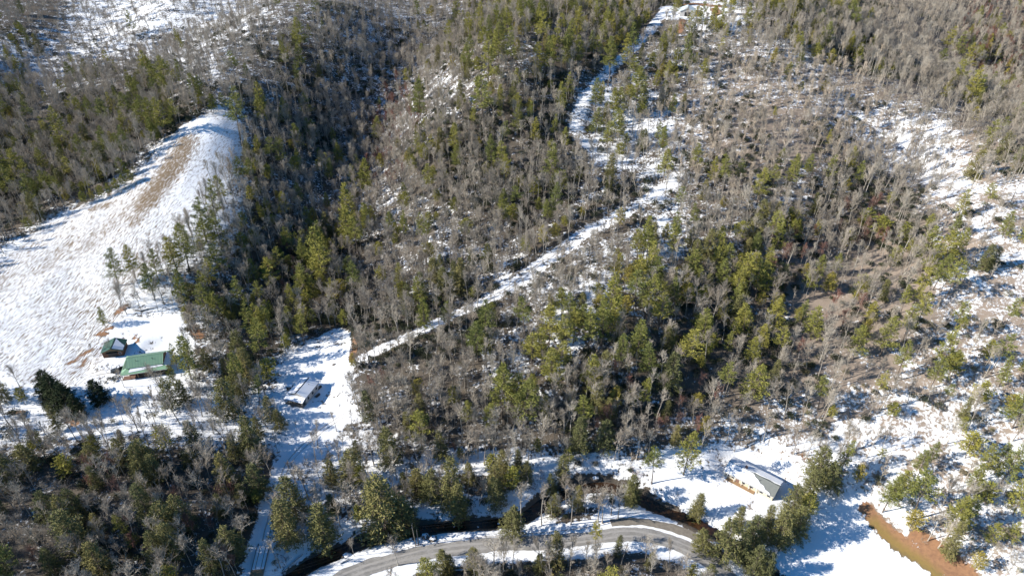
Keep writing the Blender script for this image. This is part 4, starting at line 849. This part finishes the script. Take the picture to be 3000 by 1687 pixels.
def rock(name, u, v, r, label, group, cap=True, seed=1, mat=None):
    import bmesh
    bm = bmesh.new(); bmesh.ops.create_icosphere(bm, subdivisions=2, radius=1); rr = np.random.default_rng(seed); ax_ = rr.uniform(.7, 1.35, 3)
    for q in bm.verts: q.co = q.co*(1+.13*rr.normal()); q.co.x *= ax_[0]; q.co.y *= ax_[1]; q.co.z *= .6
    me = bpy.data.meshes.new(name); bm.to_mesh(me); bm.free(); me.materials.append(mat or M_ROCK); p = at(u, v); o = link(name, me, loc=p, label=label, cat='boulder', group=group); o.scale = (r, r*.85, r)
    if cap:
        bm = bmesh.new(); bmesh.ops.create_icosphere(bm, subdivisions=2, radius=1)
        for q in bm.verts: w_ = 1+.16*rr.normal(); q.co.z = max(q.co.z, .2)*.6*w_+.1; q.co.x *= .8*ax_[0]*w_; q.co.y *= .8*ax_[1]*w_
        m2 = bpy.data.meshes.new('snow_cap'); bm.to_mesh(m2); bm.free(); m2.materials.append(M_SNOW); link('snow_cap', m2, o)
rock('boulder', 979, 1068, .9, 'lone dark rock on the snow above the white roofed house', None, False, 2)
rock('boulder', 964, 1149, .4, 'small dark rock in the blue shadow right of the snow roofed house', None, False, 3)
for i, (u, v, r, lb) in enumerate(((1246, 1572, 1.6, 'big snow capped boulder right of the utility poles'), (1268, 1577, 1.2, 'snow capped boulder just right of the biggest one by the poles'), (1207, 1580, 1.1, 'snow capped boulder left of the utility poles on the creek bank'),
                                   (1660, 1432, 1.5, 'snow capped boulder at the sunlit creek bend'), (1634, 1444, 1.0, 'smaller snow capped boulder left of the creek bend'), (1745, 1402, 1.6, 'pale snow mound boulder above the creek bend'), (1460, 1537, 1.1, 'snow capped boulder where the creek passes the tall pale trees'), (1330, 1545, .9, 'low snow capped boulder in the middle of the creek bank'),
                                   (1018, 1628, 1.3, 'snow capped boulder at the left end of the creek'), (1400, 1545, .8, 'small snow capped boulder upstream of the poles'))):
    rock('boulder', u, v, r, lb, 'snow capped boulders along the creek', True, 20+i)
for i, (u, v, s_, lb) in enumerate(((319, 1113, .75, 'round dark shrub at the left of the three below the pickup'), (336, 1109, .7, 'round dark shrub nearest the pickup'), (335, 1117, .6, 'round dark shrub, lowest of the three below the pickup'), (309, 1124, .5, 'small round dark shrub lying left below the others'))):
    p = at(u, v); o = link('round_shrub', S_LAUREL[i % 3], loc=p, label=lb, cat='shrub', group='round shrubs below the pickup'); o.scale = (s_,)*3; 
# ---- logs, poles and wires, guard rail, bridge
for (u0, v0, u1, v1, r_, lb) in ((1324, 1672, 1402, 1669, .22, 'long snowy fallen log lying level below the road'), (1352, 1658, 1409, 1679, .25, 'snowy fallen log slanting across the level one below the road'), (833, 1671, 888, 1624, .22, 'snow dusted fallen trunk leaning over the left end of the creek'),
                                (411, 912, 462, 900, .25, 'fallen trunk at the tree edge above the green roofed house'), (997, 1651, 1026, 1637, .2, 'pale fallen trunk beside the road at lower left'), (1600, 1510, 1625, 1478, .14, 'broken leaning pole like trunk by the creek below the tall pale trees')):
    a = at(u0, v0); b_ = at(u1, v1); g = Geo(); m_ = (a+b_)/2; rr = np.random.default_rng(int(u0)); A_ = np.array(a-m_)+[0, 0, r_]; B_ = np.array(b_-m_)+[0, 0, r_+.15]
    L1 = Geo(); tube(L1, A_, (A_+B_)/2+[0, 0, .05], r_, r_*.85, 7); tube(L1, (A_+B_)/2+[0, 0, .05], B_, r_*.85, r_*.6, 7)
    e = bpy.data.objects.new('fallen_log', None); COL.objects.link(e); e.location = m_; tag(e, lb, 'log', 'fallen logs'); link('trunk', gmesh('log_trunk', L1, M_WOODG), e)
    L2 = Geo(); slab(L2, [A_+[0, -r_*.6, r_*.7], B_+[0, -r_*.4, r_*.5], B_+[0, r_*.4, r_*.5], A_+[0, r_*.6, r_*.7]], .1); link('snow', gmesh('log_snow', L2, M_SNOW), e)
P1 = at(1219, 1597); P2 = at(1226, 1596)
def pole(p, h, lb, lean=0., arm=True):
    e = bpy.data.objects.new('utility_pole', None); COL.objects.link(e); e.location = p; tag(e, lb, 'utility pole', 'utility poles beside the road')
    g = Geo(); tube(g, (0, 0, -.5), (lean, 0, h), .17, .11, 8); link('shaft', gmesh('pole_shaft', g, M_WOODG), e)
    if arm:
        g = Geo(); bm_box(g, -.06+lean, .06+lean, -.9, .9, h-.6, h-.48); link('crossarm', gmesh('crossarm', g, M_WOODG), e)
        for y_ in (-.8, 0, .8): g = Geo(); tube(g, (lean, y_, h-.48), (lean, y_, h-.25), .05, .04, 6); link('insulator', gmesh('insulator', g, M_TRIM), e)
    return Vector(p)+Vector((lean, 0, h))
T1 = pole(P1, 9.8, 'taller utility pole with crossarm beside the road', -.5); T2 = pole(P2, 7.6, 'shorter bare utility pole right next to the taller one', 0, False)
far = [(at(1790, 1508), 9), (at(860, 1690), 9)]
T3 = pole(far[0][0], 9, 'utility pole among the trees at the road bend'); T4 = pole(at(700, 1760), 9, 'utility pole beyond the bottom edge below the bridge')
for a, b_, dz_, y_ in ((T1, T3, -.3, .8), (T1, T3, -.3, -.8), (T1, T4, -.3, .8), (T1, T4, -.3, -.8), (T1, T4, -2.6, 0), (T1, T3, -2.6, 0)):
    g = Geo(); a_ = np.array(a)+[0, y_, dz_]; c_ = np.array(b_)+[0, y_, dz_]; prev = a_
    for i in range(1, 17): s_ = i/16; q = a_+(c_-a_)*s_-np.array([0, 0, 1.4*4*s_*(1-s_)]); tube(g, prev, q, .022, .022, 3); prev = q
    side = 'right to the bend' if b_ is T3 else 'left to the bottom edge'; lvl = {(-.3, .8): 'far upper', (-.3, -.8): 'near upper', (-2.6, 0): 'lowest'}[(dz_, y_)]
    link('power_line', gmesh('power_line', g, M_DARK), label=f'{lvl} overhead wire running {side}', cat='wire', group='overhead wires along the road')
RL = line_of('1150,1618 1260,1592 1400,1577 1560,1565 1700,1550 1790,1530')
e = bpy.data.objects.new('guard_rail', None); COL.objects.link(e); tag(e, 'thin cable guard rail along the far side of the road', 'guard rail')
g = Geo(); L = RL.copy(); L[:, 2] = bil(HG, L[:, 0], L[:, 1]); acc = 0
for i in range(len(L)-1): tube(g, L[i]+[0, 0, .62], L[i+1]+[0, 0, .62], .07, .07, 4)
link('rail', gmesh('rail', g, M_RUST), e)
pg = Geo(); tube(pg, (0, 0, -.3), (0, 0, .75), .08, .08, 6); pm = gmesh('post', pg, M_WOODG)
for i in range(0, len(L)): link('post', pm, e, loc=L[i])
# bridge at the foot of the drive
pa = hit(772, 1600); pb = hit(750, 1700); ax = (pb-pa); Lb = float(np.linalg.norm(ax[:2])); yaw = math.atan2(ax[1], ax[0]); zb = max(pa[2], pb[2])+.25
e = bpy.data.objects.new('plank_bridge', None); COL.objects.link(e); e.location = ((pa[0]+pb[0])/2, (pa[1]+pb[1])/2, zb); e.rotation_euler = (0, 0, yaw); tag(e, 'plank bridge carrying the snowy drive over the creek at the bottom edge', 'bridge')
npl = int(Lb/.3); pg = Geo(); bm_box(pg, 0, .26, -1.9, 1.9, 0, .09); pm = gmesh('plank', pg, M_TAN)
for i in range(npl): link('plank', pm, e, loc=(-Lb/2+i*.3, 0, 0))
for y_ in (-1.6, 1.6): g = Geo(); bm_box(g, -Lb/2-1, Lb/2+1, y_-.15, y_+.15, -.5, -.02); link('beam', gmesh('beam', g, M_WOODG), e)
for y_ in (-1.85, 1.7): g = Geo(); bm_box(g, -Lb/2, Lb/2, y_, y_+.15, .092, .26); link('kerb_rail', gmesh('kerb_rail', g, M_WOODG), e)
for y0_, y1_ in ((-1.66, -.88), (-.7, .7), (.88, 1.66)):
    g = Geo(); slab(g, rag([(-Lb/2, y0_, .1), (Lb*.22, y0_, .1), (Lb*.22, y1_, .1), (-Lb/2, y1_, .1)], np.random.default_rng(int(y0_*10+40)), .03, 12), .06); link('snow_strip', gmesh('snow_strip', g, M_SNOW), e)
